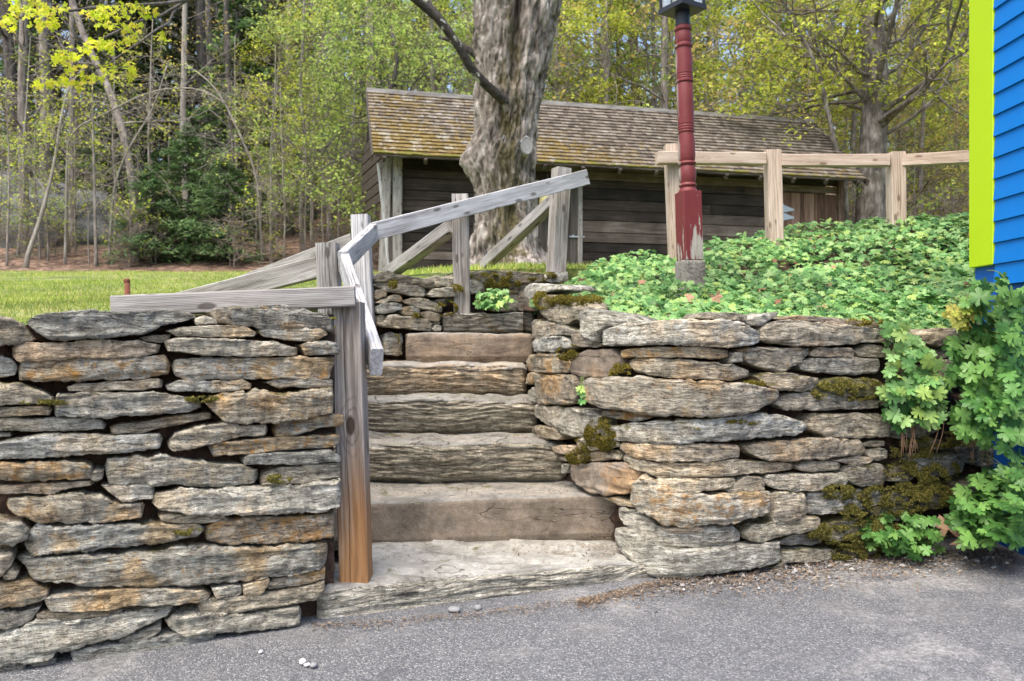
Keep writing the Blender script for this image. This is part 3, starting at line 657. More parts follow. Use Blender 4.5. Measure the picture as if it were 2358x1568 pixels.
UPPER = """
.3 .0 .1|140,262 200,215 260,170 330,200 500,235 700,265 770,300 765,340 700,360 560,320 400,290 250,290 150,290
.85 .0 .05|660,252 760,225 950,245 960,340 860,335 780,342 700,300
.55 .15 .2|128,322 180,295 300,285 450,280 560,310 650,350 680,400 650,435 540,440 420,410 280,390 180,340
.5 .1 .3|670,412 720,350 860,345 955,350 958,440 850,445 700,440
.55 .2 .1|138,420 150,372 200,360 275,370 265,430 152,478
.7 .0 .1|148,500 200,465 290,455 300,475 200,515
.48 .55 .1|262,450 320,418 400,430 425,470 400,495 300,490
.5 .2 .4|413,472 520,450 650,455 740,490 830,540 820,595 740,590 620,560 480,520
.52 .1 .2|148,560 160,525 230,505 330,500 415,515 410,570 300,600 200,615 155,600
.48 .45 .2|378,592 420,540 500,530 590,560 600,600 540,640 420,625
.5 .1 .5|598,595 680,580 800,610 815,650 780,690 700,690 620,640
.6 .1 .1|158,665 170,630 210,615 270,640 280,680 200,730 165,720
.55 .2 .4|200,735 260,625 340,615 500,640 650,665 715,710 700,785 560,780 400,760 260,755
.5 .1 .2|698,705 760,690 812,690 805,720 720,722
.45 .1 .2|708,760 760,725 802,740 795,790 720,795
.52 .3 .2|240,900 250,818 300,800 430,805 442,900 438,1030 350,1050 250,1020
.78 .0 .1|1103,330 1110,258 1200,255 1280,300 1260,380 1180,415 1110,410
.35 .1 .8|738,480 800,455 950,455 956,480 940,500 800,502
.45 .3 1.4|1200,320 1240,250 1300,222 1420,228 1530,290 1530,350 1350,385 1250,370
.5 .2 .5|1500,330 1540,280 1650,262 1780,270 1840,300 1830,360 1700,380 1560,370
.6 .35 .1|1850,270 1860,240 1900,205 2080,190 2090,240 2080,290 1900,305
.6 .2 .5|1100,240 1130,195 1250,172 1450,180 1650,195 1860,208 1850,290 1700,300 1500,300 1200,300
.4 .1 .2|1560,470 1600,385 1700,370 1800,380 1830,470 1800,580 1700,590 1580,580
.4 .1 .3|1290,480 1300,380 1400,365 1580,370 1600,480 1560,585 1400,590 1310,580
"""
wu = thing('stone_wall', 'low stone wall at the top of the steps behind the handrail', 'stone wall', (-.5, 4.3, .7))
for k, (pr, poly) in enumerate(parse(UPPER, T_U)):
    make_stone(poly, FU, wu, *pr, push=rng.uniform(-.02, .03), seed=k + 301, depth=.5 if k in (18, 20) else .22)
core(FU, 700, 1290, lambda x: np.interp(x, [700, 860, 1050, 1120, 1300], [672, 660, 655, 650, 645]), .10, wu, bottom=.5, thick=.3)

# ------------------------------------------------------------------ stone steps
def make_step(label, F0, F1, B0, B1, zt, zb, mat, tone, orange, moss, rough=1., edge=.05, seed=0, n=150, wav=.012, under=.045, bed=1.0):
    """F0-F1 front edge, B0-B1 back edge in (X, Y survey); zt, zb (left,right) or lists"""
    s = np.linspace(0, 1, n)[:, None]
    Fp = np.array(F0) * (1 - s) + np.array(F1) * s; Bp = np.array(B0) * (1 - s) + np.array(B1) * s
    Fp = Fp * np.array([1, YS]); Bp = Bp * np.array([1, YS])
    t = s[:, 0]; ft = np.interp(t, np.linspace(0, 1, len(zt)), zt); fb = np.interp(t, np.linspace(0, 1, len(zb)), zb)
    ft = ft + wav * fbm(np.stack([t * 7 + seed * 5, t * 0, t * 0], -1), 3, 3)
    dirv = Bp - Fp; D = np.linalg.norm(dirv, axis=1)[:, None]; dv = dirv / D
    H = (ft - fb)[:, None]
    rr = 60; rt = 36
    # profile: riser bottom -> top edge (rounded) -> back
    up = np.linspace(0, 1, rr) ** .85
    prof_a = np.r_[np.zeros(rr), np.linspace(0, 1, rt + 1)[1:]]        # along the tread
    prof_v = np.r_[up, np.ones(rt)]
    A = np.where(np.arange(rr + rt) < rr, 0, 1)[None] * (prof_a[None] * D)
    Vv_ = fb[:, None] + prof_v[None] * H
    # round the nosing
    dz = np.clip(1 - (ft[:, None] - Vv_) / edge, 0, 1); dx = np.clip(1 - A / edge, 0, 1)
    isr = (np.arange(rr + rt) < rr)[None]
    A = A + np.where(isr, (1 - np.sqrt(np.clip(1 - dz ** 2, 0, 1))) * edge * .55, 0)
    Vv_ = Vv_ - np.where(~isr, (1 - np.sqrt(np.clip(1 - dx ** 2, 0, 1))) * edge * .55, 0)
    Vv_[:, rr - 1] = ft - edge * .3; A[:, rr - 1] = edge * .3
    ec = (1 - np.clip(np.minimum(t, 1 - t) / .03, 0, 1)) ** 2
    A = A + ec[:, None] * np.where(isr, .03, 0); Vv_ = Vv_ - ec[:, None] * np.where(isr, .0, .02)
    A = A + (1 - prof_v[None]) * isr * under * 1.1
    und = np.clip(1 - prof_v[None] / .22, 0, 1) * isr * (under * (.6 + .8 * (vn(np.stack([t * 9, t * 0 + seed, t * 0], -1), 8)[:, None] * .5 + .5)))
    A = A + und
    P = np.stack([Fp[:, :1] + dv[:, :1] * A, Fp[:, 1:] + dv[:, 1:] * A, Vv_], -1)
    off = seed * 5.3; Q = P.copy(); Q[..., 2] += .03 * vn(P * 4 + off, 6)
    lay = fbm(np.stack([Q[..., 0] * 10 + off, Q[..., 1] * 10, Q[..., 2] * 105], -1), 15, 4); lay = np.sign(lay) * abs(lay) ** .6
    lump = fbm(np.stack([Q[..., 0] * 6 + off, Q[..., 1] * 6, Q[..., 2] * 14], -1), 18, 3)
    disp = rough * (bed * lay * .0055 + lump * .011)
    wr_ = np.where(isr, np.clip(prof_v[None] * 6, .2, 1), 0)
    P[..., 0] -= dv[:, :1] * disp * wr_; P[..., 1] -= dv[:, 1:] * disp * wr_
    P[..., 2] += np.where(isr, 0, rough * (.006 * fbm(np.stack([P[..., 0] * 8 + off, P[..., 1] * 14, P[..., 2]], -1), 19, 3) + .004 * np.sign(vn(np.stack([P[..., 0] * 5 + off, P[..., 1] * 22, P[..., 2] * 0], -1), 20))))
    m = rr + rt
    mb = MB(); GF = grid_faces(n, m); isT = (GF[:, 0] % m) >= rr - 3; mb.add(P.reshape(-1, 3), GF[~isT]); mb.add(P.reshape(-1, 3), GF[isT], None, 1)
    # back and underside, ends
    bt = P[:, -1]; bb = bt.copy(); bb[:, 2] = fb; f0 = P[:, 0]
    mb.add(np.concatenate([bt, bb]), grid_faces(2, n)); mb.add(np.concatenate([bb, f0]), grid_faces(2, n))
    for e in (0, n - 1):
        loop = np.concatenate([P[e], bb[e][None]]); c = loop.mean(0); k = len(loop); j = np.arange(k)
        mb.add(np.concatenate([loop, c[None]]), None, np.stack([np.full(k, k), j, (j + 1) % k], -1))
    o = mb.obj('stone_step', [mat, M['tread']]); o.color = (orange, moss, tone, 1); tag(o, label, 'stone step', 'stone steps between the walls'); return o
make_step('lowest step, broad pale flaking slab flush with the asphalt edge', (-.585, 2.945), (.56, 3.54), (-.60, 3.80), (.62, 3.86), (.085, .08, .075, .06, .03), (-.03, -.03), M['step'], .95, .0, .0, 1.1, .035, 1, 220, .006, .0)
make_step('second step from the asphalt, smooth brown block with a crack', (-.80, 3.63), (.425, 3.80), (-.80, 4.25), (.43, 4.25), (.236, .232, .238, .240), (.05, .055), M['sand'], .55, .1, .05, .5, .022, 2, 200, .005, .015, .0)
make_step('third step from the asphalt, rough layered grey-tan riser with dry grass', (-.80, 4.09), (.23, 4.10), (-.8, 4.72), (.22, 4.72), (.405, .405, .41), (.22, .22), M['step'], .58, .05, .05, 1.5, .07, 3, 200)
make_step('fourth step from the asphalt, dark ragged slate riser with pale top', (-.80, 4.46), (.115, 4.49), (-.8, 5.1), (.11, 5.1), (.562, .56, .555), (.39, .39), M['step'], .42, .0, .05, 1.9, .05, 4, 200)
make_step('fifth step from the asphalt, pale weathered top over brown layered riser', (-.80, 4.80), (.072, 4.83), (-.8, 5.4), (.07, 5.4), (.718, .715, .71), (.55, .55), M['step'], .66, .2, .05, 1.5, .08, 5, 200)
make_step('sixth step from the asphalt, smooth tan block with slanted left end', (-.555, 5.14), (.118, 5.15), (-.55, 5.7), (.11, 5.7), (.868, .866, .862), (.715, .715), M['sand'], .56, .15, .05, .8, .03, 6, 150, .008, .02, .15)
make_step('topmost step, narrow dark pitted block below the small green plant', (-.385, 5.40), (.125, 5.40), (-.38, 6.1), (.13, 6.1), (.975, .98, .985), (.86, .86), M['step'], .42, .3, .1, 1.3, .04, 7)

# ------------------------------------------------------------------ timber helpers
def timber(name, a, b, w, h, mat, parent=None, up=(0, 0, 1), slant0=0, seed=0, bev=.004, top=None, twist=0):
    """a-b axis (world); w across, h along 'up'"""
    a = Vector([float(c) for c in a]); b = Vector([float(c) for c in b]); ax = (b - a); L = ax.length; ax.normalize()
    up = Vector(up); z = (up - ax * up.dot(ax)).normalized(); y = z.cross(ax)
    if twist:
        q = Matrix.Rotation(twist, 3, ax); z = q @ z; y = q @ y
    n = max(8, int(L / .05)); x = np.linspace(0, L, n)
    hw, hh = w / 2, h / 2
    prof = [(-hw + bev, -hh), (-hw * .33, -hh), (hw * .33, -hh), (hw - bev, -hh), (hw, -hh + bev), (hw, -hh * .33), (hw, hh * .33), (hw, hh - bev), (hw - bev, hh), (hw * .33, hh), (-hw * .33, hh), (-hw + bev, hh), (-hw, hh - bev), (-hw, hh * .33), (-hw, -hh * .33), (-hw, -hh + bev)]
    pf = np.array(prof); k = len(pf)
    V = np.stack([np.repeat(x[:, None], k, 1), np.repeat(pf[None, :, 0], n, 0), np.repeat(pf[None, :, 1], n, 0)], -1)
    V[..., 1:] += .0012 * np.stack([vn(V * 9 + seed * 3, 51), vn(V * 9 + seed * 3, 52)], -1)
    if slant0: V[0, :, 0] += slant0 * V[0, :, 2]
    mb = MB(); VV = V.reshape(-1, 3); T = []
    for e, f in ((0, 0), (n - 1, 1)):
        c = V[e].mean(0).copy()
        if f and top: c[0] += top
        VV = np.concatenate([VV, c[None]]); j = np.arange(k); ci = len(VV) - 1
        tri = np.stack([np.full(k, ci), e * k + (j + 1) % k, e * k + j], -1); T.append(tri if not f else tri[:, ::-1])
    mb.add(VV, grid_faces(n, k, True)[:, ::-1], np.concatenate(T))
    mw = Matrix(((ax.x, y.x, z.x, a.x), (ax.y, y.y, z.y, a.y), (ax.z, y.z, z.z, a.z), (0, 0, 0, 1)))
    return link(name, mb.mesh(name, mat, False), parent, mw)
GW, WW, PW, EW, NW = M['grey_wood'], M['white_wood'], M['post_wood'], M['end_post_wood'], M['new_wood']
hr = thing('wooden_handrail', 'weathered grey timber handrail with braced posts climbing beside the stone steps', 'handrail', pt(820, 1345, 3.08))
Fr = (0, -1, 0)
timber('post', pt(821, 1346, 3.10), pt(802, 697, 3.10), .089, .089, PW, hr, Fr, seed=1)
timber('post', pt(768, 900, 4.3), pt(755, 561, 4.3), .089, .089, GW, hr, Fr, seed=2, top=.004)
timber('post', pt(846, 790, 5.2), pt(830, 496, 5.2), .089, .089, WW, hr, Fr, seed=3, top=.004)
timber('post', pt(1064, 722, 5.55), pt(1060, 449, 5.55), .089, .089, EW, hr, Fr, seed=4, top=.006)
timber('post', pt(1280, 628, 6.15), pt(1293, 388, 6.15), .095, .095, EW, hr, Fr, seed=5, top=.01, twist=.42)
timber('rail', pt(264, 706, 2.93), pt(818, 683, 3.04), .07, .062, GW, hr, seed=6)
timber('rail', pt(868, 834, 3.06), pt(792, 603, 4.25), .038, .089, WW, hr, seed=7)
timber('rail', pt(789, 603, 4.2), pt(862, 534, 5.08), .038, .089, WW, hr, seed=8)
timber('rail', pt(858, 533, 5.06), pt(1350, 408, 6.06), .04, .092, WW, hr, seed=9)
timber('brace', pt(404, 700, 4.55), pt(735, 615, 4.30), .04, .092, GW, hr, seed=10)
timber('brace', pt(520, 668, 5.9), pt(815, 557, 5.25), .04, .092, GW, hr, seed=11)
timber('brace', pt(895, 630, 6.3), pt(1042, 522, 5.62), .075, .072, GW, hr, seed=12)
timber('brace', pt(1115, 612, 6.9), pt(1278, 460, 6.2), .075, .07, GW, hr, seed=13)
mb = MB(); tube(mb, [pt(1118, 622, 6.9), pt(1118, 575, 6.9)], .012, 8); mb.obj('stake', mat_flat('dark_iron', (.03, .028, .026), .6), hr)

fn = thing('wooden_fence', 'pale new timber post and rail fence behind the leafy bed', 'fence', pt(1780, 520, 6.5))
for (xt, yt_, xb, yb_, d, s_) in ((1547, 334, 1558, 600, 6.45, 21), (1778, 347, 1785, 610, 6.5, 22), (2062, 352, 2065, 600, 6.5, 23)):
    timber('post', pt(xb, yb_, d), pt(xt, yt_, d), .094, .094, NW, fn, Fr, seed=s_, top=.006)
timber('rail', pt(1512, 364, 6.32), pt(1760, 366, 6.45), .06, .076, NW, fn, seed=24)
timber('rail', pt(1797, 370, 6.47), pt(2045, 370, 6.47), .06, .076, NW, fn, seed=25)
timber('rail', pt(2079, 370, 6.47), pt(2300, 358, 6.1), .06, .076, NW, fn, seed=26)

# ------------------------------------------------------------------ lamp post
def peel():
    n = NM('peeling_red_paint'); co = n.co(); z = n.sep(co)[2]
    f = n.noise(n.map(co, (1, 1, .16)), 40, 5, .65); g = n.noise(n.map(co, (1, 1, .12)), 11, 4, .6)
    th = n.ma('MULTIPLY', n.ss(z, .30, .0), .15)
    mk = n.ss(n.ma('ADD', n.ma('ADD', n.ma('MULTIPLY', f, .5), n.ma('MULTIPLY', g, .5)), th), .64, .66)
    side = n.ss(n.sep(co)[0], -.034, -.044)
    side = n.ma('MULTIPLY', side, n.ss(z, .36, .40)); mk = n.ma('MAXIMUM', mk, n.ma('MULTIPLY', side, n.ss(n.noise(n.map(co, (1, 1, .25)), 30, 4, .6), .45, .52)))
    red = n.mix(n.noise(co, 30, 3), (.125, .02, .02), (.19, .036, .034))
    bare = n.ramp(f, [(.3, (.2, .17, .13)), (.7, (.46, .42, .36))])
    return n.fin(n.mix(mk, red, bare), .5, n.bump(n.ma('SUBTRACT', .5, mk), .35, .003))
lamp_base = pt(1589, 600, 5.0)
lp = thing('lamp_post', 'turned red lamp post with peeling paint and a black lantern', 'lamp post', lamp_base)
LEAN = Matrix.Translation(Vector(lamp_base)) @ Matrix.Rotation(R(-1.75), 4, 'Y')
k5 = 5.0 / 2292
def zz(zy): return (1360 - zy) / 2.2695 * k5
prof = [(130, 36), (137, 38), (142, 45), (150, 46), (158, 45), (163, 37), (185, 43), (215, 44), (229, 39), (234, 46), (240, 47), (246, 46), (250, 39), (300, 44), (385, 43), (391, 39), (396, 46), (402, 40), (408, 46), (414, 40), (420, 46), (428, 46), (434, 39), (445, 43), (550, 43), (648, 42), (654, 38), (660, 45), (667, 39), (674, 45), (681, 39), (688, 45), (694, 38), (740, 44), (800, 44), (826, 43), (836, 40), (842, 38), (847, 44), (853, 47), (860, 44), (866, 37), (885, 44), (915, 46), (940, 43), (955, 39), (961, 43), (967, 47), (973, 45), (979, 38), (985, 43), (991, 46), (999, 48), (1003, 48), (1004, 20)]
mb = MB(); lathe(mb, [(zz(z), r / 2.2695 * k5) for z, r in prof], 32)
hw = .05
box(mb, (-hw, -hw, 0), (hw, hw, zz(1002)), 0, Matrix.Rotation(R(14), 4, 'Z'))
pm = mb.mesh('post', peel(), True); pm.set_sharp_from_angle(angle=R(24))
po = link('post', pm, lp, LEAN)
bvm = po.modifiers.new('bevel', 'BEVEL'); bvm.width = .006; bvm.segments = 2; bvm.limit_method = 'ANGLE'; bvm.angle_limit = R(70)
# square part must stay crisp
for p in pm.polygons:
    if len(p.vertices) == 4 and p.index >= len(pm.polygons) - 6: p.use_smooth = False
def concrete():
    n = NM('concrete'); co = n.co(); a = n.noise(co, 90, 4, .7); b = n.noise(co, 12, 4)
    return n.fin(n.ramp(n.ma('ADD', n.ma('MULTIPLY', a, .6), n.ma('MULTIPLY', b, .4)), [(.35, (.08, .072, .06)), (.5, (.2, .185, .155)), (.66, (.34, .32, .28))]), .95, n.bump(a, .8, .008))
mb = MB(); hf = .062
Ang = np.arange(48) * 2 * math.pi / 48
def sq(r, a, p=7): return r / (abs(np.cos(a)) ** p + abs(np.sin(a)) ** p) ** (1 / p)
zzs = [-.3, -.06, -.02, -.008, -.003, -.002]; rs = [hf * 1.02, hf * 1.01, hf, hf * .98, hf * .93, .001]
V = np.stack([np.stack([sq(r_, Ang) * np.cos(Ang), sq(r_, Ang) * np.sin(Ang), np.full(48, z_)], -1) for z_, r_ in zip(zzs, rs)])
V += .0015 * vn(V * 60, 70)[..., None]
mb.add(V.reshape(-1, 3), grid_faces(6, 48, True))
link('footing', mb.mesh('footing', concrete()), lp, Matrix.Translation(Vector(lamp_base)) @ Matrix.Rotation(R(10), 4, 'Z'))
BLK = mat_flat('black_metal', (.022, .023, .027), .4, .2)
LT = LEAN @ Matrix.Translation((0, 0, zz(130))) @ Matrix.Rotation(R(33), 4, 'Z')
mb = MB(); lathe(mb, [(-.005, .0), (-.004, .037), (.07, .036), (.075, .036)], 24)
box(mb, (-.084, -.084, .068), (.084, .084, .092)); box(mb, (-.078, -.078, .0675), (.078, .078, .068))
for sx in (-1, 1):
    for sy in (-1, 1): box(mb, (sx * .074 - .006, sy * .074 - .006, .092), (sx * .074 + .006, sy * .074 + .006, .30))
for s_ in (-1, 1):
    box(mb, (-.002, s_ * .0765 - .002, .092), (.002, s_ * .0765 + .002, .30)); box(mb, (s_ * .0765 - .002, -.002, .092), (s_ * .0765 + .002, .002, .30))
a_ = np.array([(-.1, -.1, .30), (.1, -.1, .30), (.1, .1, .30), (-.1, .1, .30), (-.1, -.1, .315), (.1, -.1, .315), (.1, .1, .315), (-.1, .1, .315), (-.02, -.02, .40), (.02, -.02, .40), (.02, .02, .40), (-.02, .02, .40)])
mb.add(a_, [(0, 3, 2, 1), (0, 1, 5, 4), (1, 2, 6, 5), (2, 3, 7, 6), (3, 0, 4, 7), (4, 5, 9, 8), (5, 6, 10, 9), (6, 7, 11, 10), (7, 4, 8, 11), (8, 9, 10, 11)])
lan = link('lantern', mb.mesh('lantern', BLK, False), lp, LT)
def glass():
    n = NM('frosted_glass'); n.b.inputs['Transmission Weight'].default_value = .75
    return n.fin(n.ramp(n.noise(n.co(), 30, 3), [(.3, (.7, .72, .7)), (.7, (.86, .88, .86))]), .25)
mb = MB(); box(mb, (-.071, -.071, .093), (.071, .071, .298))
g = link('glass', mb.mesh('glass', glass(), False)); g.parent = lan
mb = MB(); lathe(mb, [(.093, .012), (.13, .014), (.14, .03), (.19, .032), (.22, .02), (.235, .001)], 14)
g = link('bulb', mb.mesh('bulb', mat_flat('bulb_white', (.7, .7, .66), .3))); g.parent = lan

# ------------------------------------------------------------------ blue clapboard building
bl = thing('clapboard_building', 'bright blue clapboard building with a lime green corner board', 'building', (1.96, 3.4, 0))
def paint(name, c, var=.1):
    n = NM(name); co = n.co(); f = n.noise(co, 6, 5, .6); g_ = n.noise(n.map(co, (1, .5, 3)), 60, 3)
    col = n.mix(f, tuple(x * (1 - var) for x in c), c)
    col = n.mix(n.ma('MULTIPLY', n.ss(n.noise(co, 45, 4, .7), .68, .74), .35), col, tuple(x * .45 for x in c))
    return n.fin(col, .42, n.bump(g_, .15, .003))
BLUE = paint('blue_paint', (.002, .175, .56)); LIME = paint('lime_paint', (.47, .66, .012)); BLUE2 = paint('dark_blue_paint', (.008, .1, .42))
x0 = 1.96; yA, yB = 4.055 * YS, 1.2      # far and near ends of the clapboards
mb = MB(); z = 1.055; e_ = .0865
while z < 3.4:
    box_v = np.array([(x0, yB, z), (x0, yA, z), (x0 + .0135, yB, z), (x0 + .0135, yA, z), (x0 + .0155, yB, z + e_ + .012), (x0 + .011, yA, z + e_ + .012), (x0 + .022, yB, z + e_ + .012), (x0 + .022, yA, z + e_ + .012)])
    mb.add(box_v, [(0, 4, 5, 1), (0, 1, 3, 2), (4, 6, 7, 5), (2, 3, 7, 6), (1, 5, 7, 3), (0, 2, 6, 4)])
    z += e_
mb.obj('clapboards', BLUE, bl, False)
mb = MB(); box(mb, (x0 + .0225, yB, -.05), (x0 + 1.5, 4.26 * YS, 3.4)); mb.obj('wall', BLUE2, bl, False)
mb = MB(); box(mb, (x0 - .0005, yA + .002, 1.14), (x0 + .022, 4.27 * YS, 3.4)); box(mb, (x0 + .0225, 4.26 * YS + .001, 1.14), (x0 + .2, 4.27 * YS + .02, 3.4))
o = mb.obj('corner_board', LIME, bl, False); o.modifiers.new('b', 'BEVEL').width = .003

# ------------------------------------------------------------------ shed
E0 = Vector((-2.466, 18 * YS, 0)); E1 = Vector((7.395, 20.9 * YS, 0))
ang = math.atan2(E1.y - E0.y, E1.x - E0.x); LEN = (E1 - E0).length
Zg = 2.1; EAVE = 4.2 - Zg; RUN = 1.93; RIDGE = 5.917 - Zg
sh = thing('wooden_shed', 'long low weathered dark brown shed with a mossy shingle roof', 'shed', (E0.x, E0.y, Zg))
SM = Matrix.Translation((E0.x, E0.y, Zg)) @ Matrix.Rotation(ang, 4, 'Z')
def spart(name, mb, mat, smooth=False):
    o = link(name, mb.mesh(name, mat, smooth)); o.parent = sh; o.rotation_euler = (0, 0, ang); return o
def shingles():
    n = NM('shingles'); co = n.co(); i = n.island(); a = n.noise(co, 1.1, 5, .65); b = n.noise(co, 9, 5, .7); g = n.noise(n.map(co, (30, 3, 3)), 1.5, 4)
    xyz = n.sep(co)
    base = n.ramp(n.ma('ADD', n.ma('MULTIPLY', i, .42), n.ma('MULTIPLY', g, .58)), [(.25, (.07, .056, .043)), (.5, (.14, .115, .09)), (.8, (.25, .215, .175))])
    leftw = n.ma('MULTIPLY', n.ss(xyz[0], 6.5, 0.), .14); low = n.ma('MULTIPLY', n.ss(xyz[2], 3.4, 2.1), .13)
    ml = n.ma('ADD', n.ma('ADD', n.ma('MULTIPLY', b, .6), n.ma('MULTIPLY', a, .4)), n.ma('ADD', leftw, low))
    col = n.mix(n.ma('MULTIPLY', n.ss(ml, .60, .74), .78), base, n.ramp(b, [(.35, (.09, .06, .015)), (.55, (.2, .135, .025)), (.7, (.26, .19, .045))]))
    wl_ = n.ss(n.ma('ADD', n.noise(n.off(co, 1.0, 9), 5, 5, .7), n.ma('MULTIPLY', leftw, .5)), .6, .68)
    col = n.mix(n.ma('MULTIPLY', wl_, .5), col, (.42, .41, .36))
    col = n.mix(n.ss(n.ma('ADD', n.noise(co, 4, 3), n.ma('MULTIPLY', n.ss(xyz[2], 2.3, 2.08), .3)), .68, .8), col, (.13, .12, .02))
    return n.fin(col, .9, n.bump(g, .6, .01))
mb = MB(); NC = 19; sl_len = math.hypot(RUN, RIDGE - EAVE); pa_ = math.atan2(RIDGE - EAVE, RUN)
for c in range(NC):
    s0 = c * sl_len / NC; s1 = s0 + sl_len / NC * 1.25; x = -.05
    while x < LEN + .05:
        w = prng.uniform(.08, .15); x2 = min(x + w, LEN + .06); js = prng.uniform(-.006, .01); th_ = prng.uniform(.026, .036)
        pts_ = []
        for (ss_, up_) in ((s0 + js, .012 + th_), (s1, .010), (s1, .0), (s0 + js, .008)):
            yy = ss_ * math.cos(pa_) - up_ * math.sin(pa_); zz_ = EAVE + ss_ * math.sin(pa_) + up_ * math.cos(pa_)
            pts_.append((yy, zz_))
        V = [(x + .002, *p) for p in pts_] + [(x2 - .002, *p) for p in pts_]
        mb.add(V, [(0, 1, 5, 4), (1, 2, 6, 5), (2, 3, 7, 6), (3, 0, 4, 7), (0, 3, 2, 1), (4, 5, 6, 7)])
        x = x2 if x2 < LEN + .05 else 99
roof = spart('roof', mb, shingles())
mb = MB()
# back slope, roof deck, ridge board, rafters
box(mb, (0, 0, 0), (LEN, sl_len, .03), 0, Matrix.Translation((0, 0, EAVE - .04)) @ Matrix.Rotation(pa_, 4, 'X'))
box(mb, (0, 0, 0), (LEN, sl_len, .06), 0, Matrix.Translation((0, RUN * 2, EAVE)) @ Matrix.Rotation(math.pi - pa_, 4, 'X'))
for k in range(14):
    xk = .12 + k * (LEN - .3) / 13
    box(mb, (xk, .02, 0), (xk + .06, sl_len - .05, .1), 0, Matrix.Translation((0, 0, EAVE - .145)) @ Matrix.Rotation(pa_, 4, 'X'))
for xx_ in (-.075, LEN + .05):
    box(mb, (xx_, -.01, 0), (xx_ + .025, sl_len, .13), 0, Matrix.Translation((0, 0, EAVE - .115)) @ Matrix.Rotation(pa_, 4, 'X'))
g = link('roof_frame', mb.mesh('roof_frame', M['dark_wood'], False)); g.parent = roof
mb = MB()
box(mb, (-.06, RUN - .09, RIDGE + .012), (LEN + .06, RUN + .03, RIDGE + .045)); box(mb, (-.06, RUN - .1, RIDGE - .06), (LEN + .06, RUN - .085, RIDGE + .012))
g = link('ridge_board', mb.mesh('ridge_board', M['grey_wood'], False)); g.parent = roof
# long front wall of horizontal boards, set back under the eave
WY = .55
def boards(mb, x0, x1, z0, z1, y, bh=.19, th=.025, gap=.016, axis='x', xs_=None):
    z = z0; k = 0
    while z < z1 - .01:
        h = min(bh * prng.uniform(.8, 1.25), z1 - z); x = x0
        while x < x1 - .01:
            L_ = min(prng.uniform(1.8, 3.6), x1 - x); dy = prng.uniform(-.014, .014)
            if axis == 'x': box(mb, (x + .003, y + dy, z + gap / 2), (x + L_ - .003, y + th + dy, z + h - gap / 2))
            else: box(mb, (y + dy, x + .003, z + gap / 2), (y + th + dy, x + L_ - .003, z + h - gap / 2))
            x += L_
        z += h
WX0, WX1 = .42, LEN - .5
def sx(px):   # photo column -> position along the front wall
    c_, s_ = math.cos(ang), math.sin(ang); k = (px - 1179) / 2292 / YS
    ox, oy = E0.x - s_ * WY, E0.y + c_ * WY
    return (k * oy - ox) / (c_ - k * s_)
D1a, D1b, D2a, D2b = sx(1238), sx(1330), sx(1800), sx(1925)
mb = MB(); tp = EAVE + .33
boards(mb, WX0, D1a - .08, -.25, tp, WY); boards(mb, D1b + .08, D2a - .04, -.25, tp, WY); boards(mb, D2b + .04, WX1, -.25, tp, WY)
boards(mb, D1a - .08, D1b + .08, 1.86, tp, WY); boards(mb, D2a - .04, D2b + .04, 1.89, tp, WY)
box(mb, (WX0, WY + .06, -.3), (WX1, WY + .09, tp))
spart('front_wall', mb, M['boards'])
mb = MB(); boards(mb, WY + .9, 2 * RUN - .5, -.25, 1.3, WX0 + .05, axis='y')
box(mb, (WX0 + .0, WY + .1, -.3), (WX0 + .03, 2 * RUN - .5, EAVE + .3)); box(mb, (WX1 - .03, WY + .1, -.3), (WX1, 2 * RUN - .5, EAVE + .5)); box(mb, (WX0, 2 * RUN - .55, -.3), (WX1, 2 * RUN - .5, EAVE + .3))
spart('side_wall', mb, M['dark_wood'])
# the open lean-to strip at the left gable: slats, leaning plank
mb = MB(); zc = 1.5; ga = math.atan2(2.7, -.42 - .0); gl = math.hypot(2.7, .42)
while zc < RIDGE - .25:
    cut = max(0, (zc + .2 - EAVE) / (RIDGE - EAVE) * RUN - .5)
    box(mb, (cut, -.015, zc + .012), (gl - max(0, cut - .3), .015 + prng.uniform(0, .012), zc + .2), 0, Matrix.Translation((.36, .62, 0)) @ Matrix.Rotation(ga, 4, 'Z')); zc += .215
spart('gable_slats', mb, M['slat_wood'])
def stdr(name, a, b, w, h, mat, up, sd_):
    o = timber(name, a, b, w, h, mat, None, up, seed=sd_); o.parent = sh
    o.matrix_basis = Matrix.Rotation(ang, 4, 'Z') @ o.matrix_basis; return o
stdr('corner_post', (sx(912) + .02, WY - .06, -.3), (sx(912) + .02, WY - .06, EAVE + .33), .17, .1, M['grey_wood'], (0, -1, 0), 41)
stdr('plank', (sx(880), WY - .04, -.3), (sx(893), WY - .02, EAVE + .25), .17, .03, M['grey_wood'], (0, -1, 0), 42)
stdr('plank', (sx(898), WY - .14, -.25), (sx(868), WY - .3, EAVE - .1), .05, .03, M['white_wood'], (0, -1, 0), 43)
def vdoor(x0_, x1_, z1_, mat):
    mb = MB(); x = x0_
    while x < x1_ - .01:
        w = min(prng.uniform(.09, .16), x1_ - x); dy = prng.uniform(-.006, .006); box(mb, (x + .002, WY - .01 + dy, -.2), (x + w - .002, WY + .02 + dy, z1_)); x += w
    return spart('door', mb, mat)
MV = {}
def vertical_wood(name, c0, c1, c2):
    n = NM(name); i = n.island(); co = n.co(); g = n.noise(n.map(co, (24, 24, 1.2)), 1.5, 5, .6, .3)
    v = n.ma('ADD', n.ma('MULTIPLY', g, .7), n.ma('MULTIPLY', i, .3)); return n.fin(n.ramp(v, [(.3, c0), (.5, c1), (.72, c2)]), .85, n.bump(g, .5, .008))
d1 = vdoor(D1a, D1b, 1.85, vertical_wood('door_wood', (.016, .013, .011), (.05, .042, .036), (.11, .095, .085)))
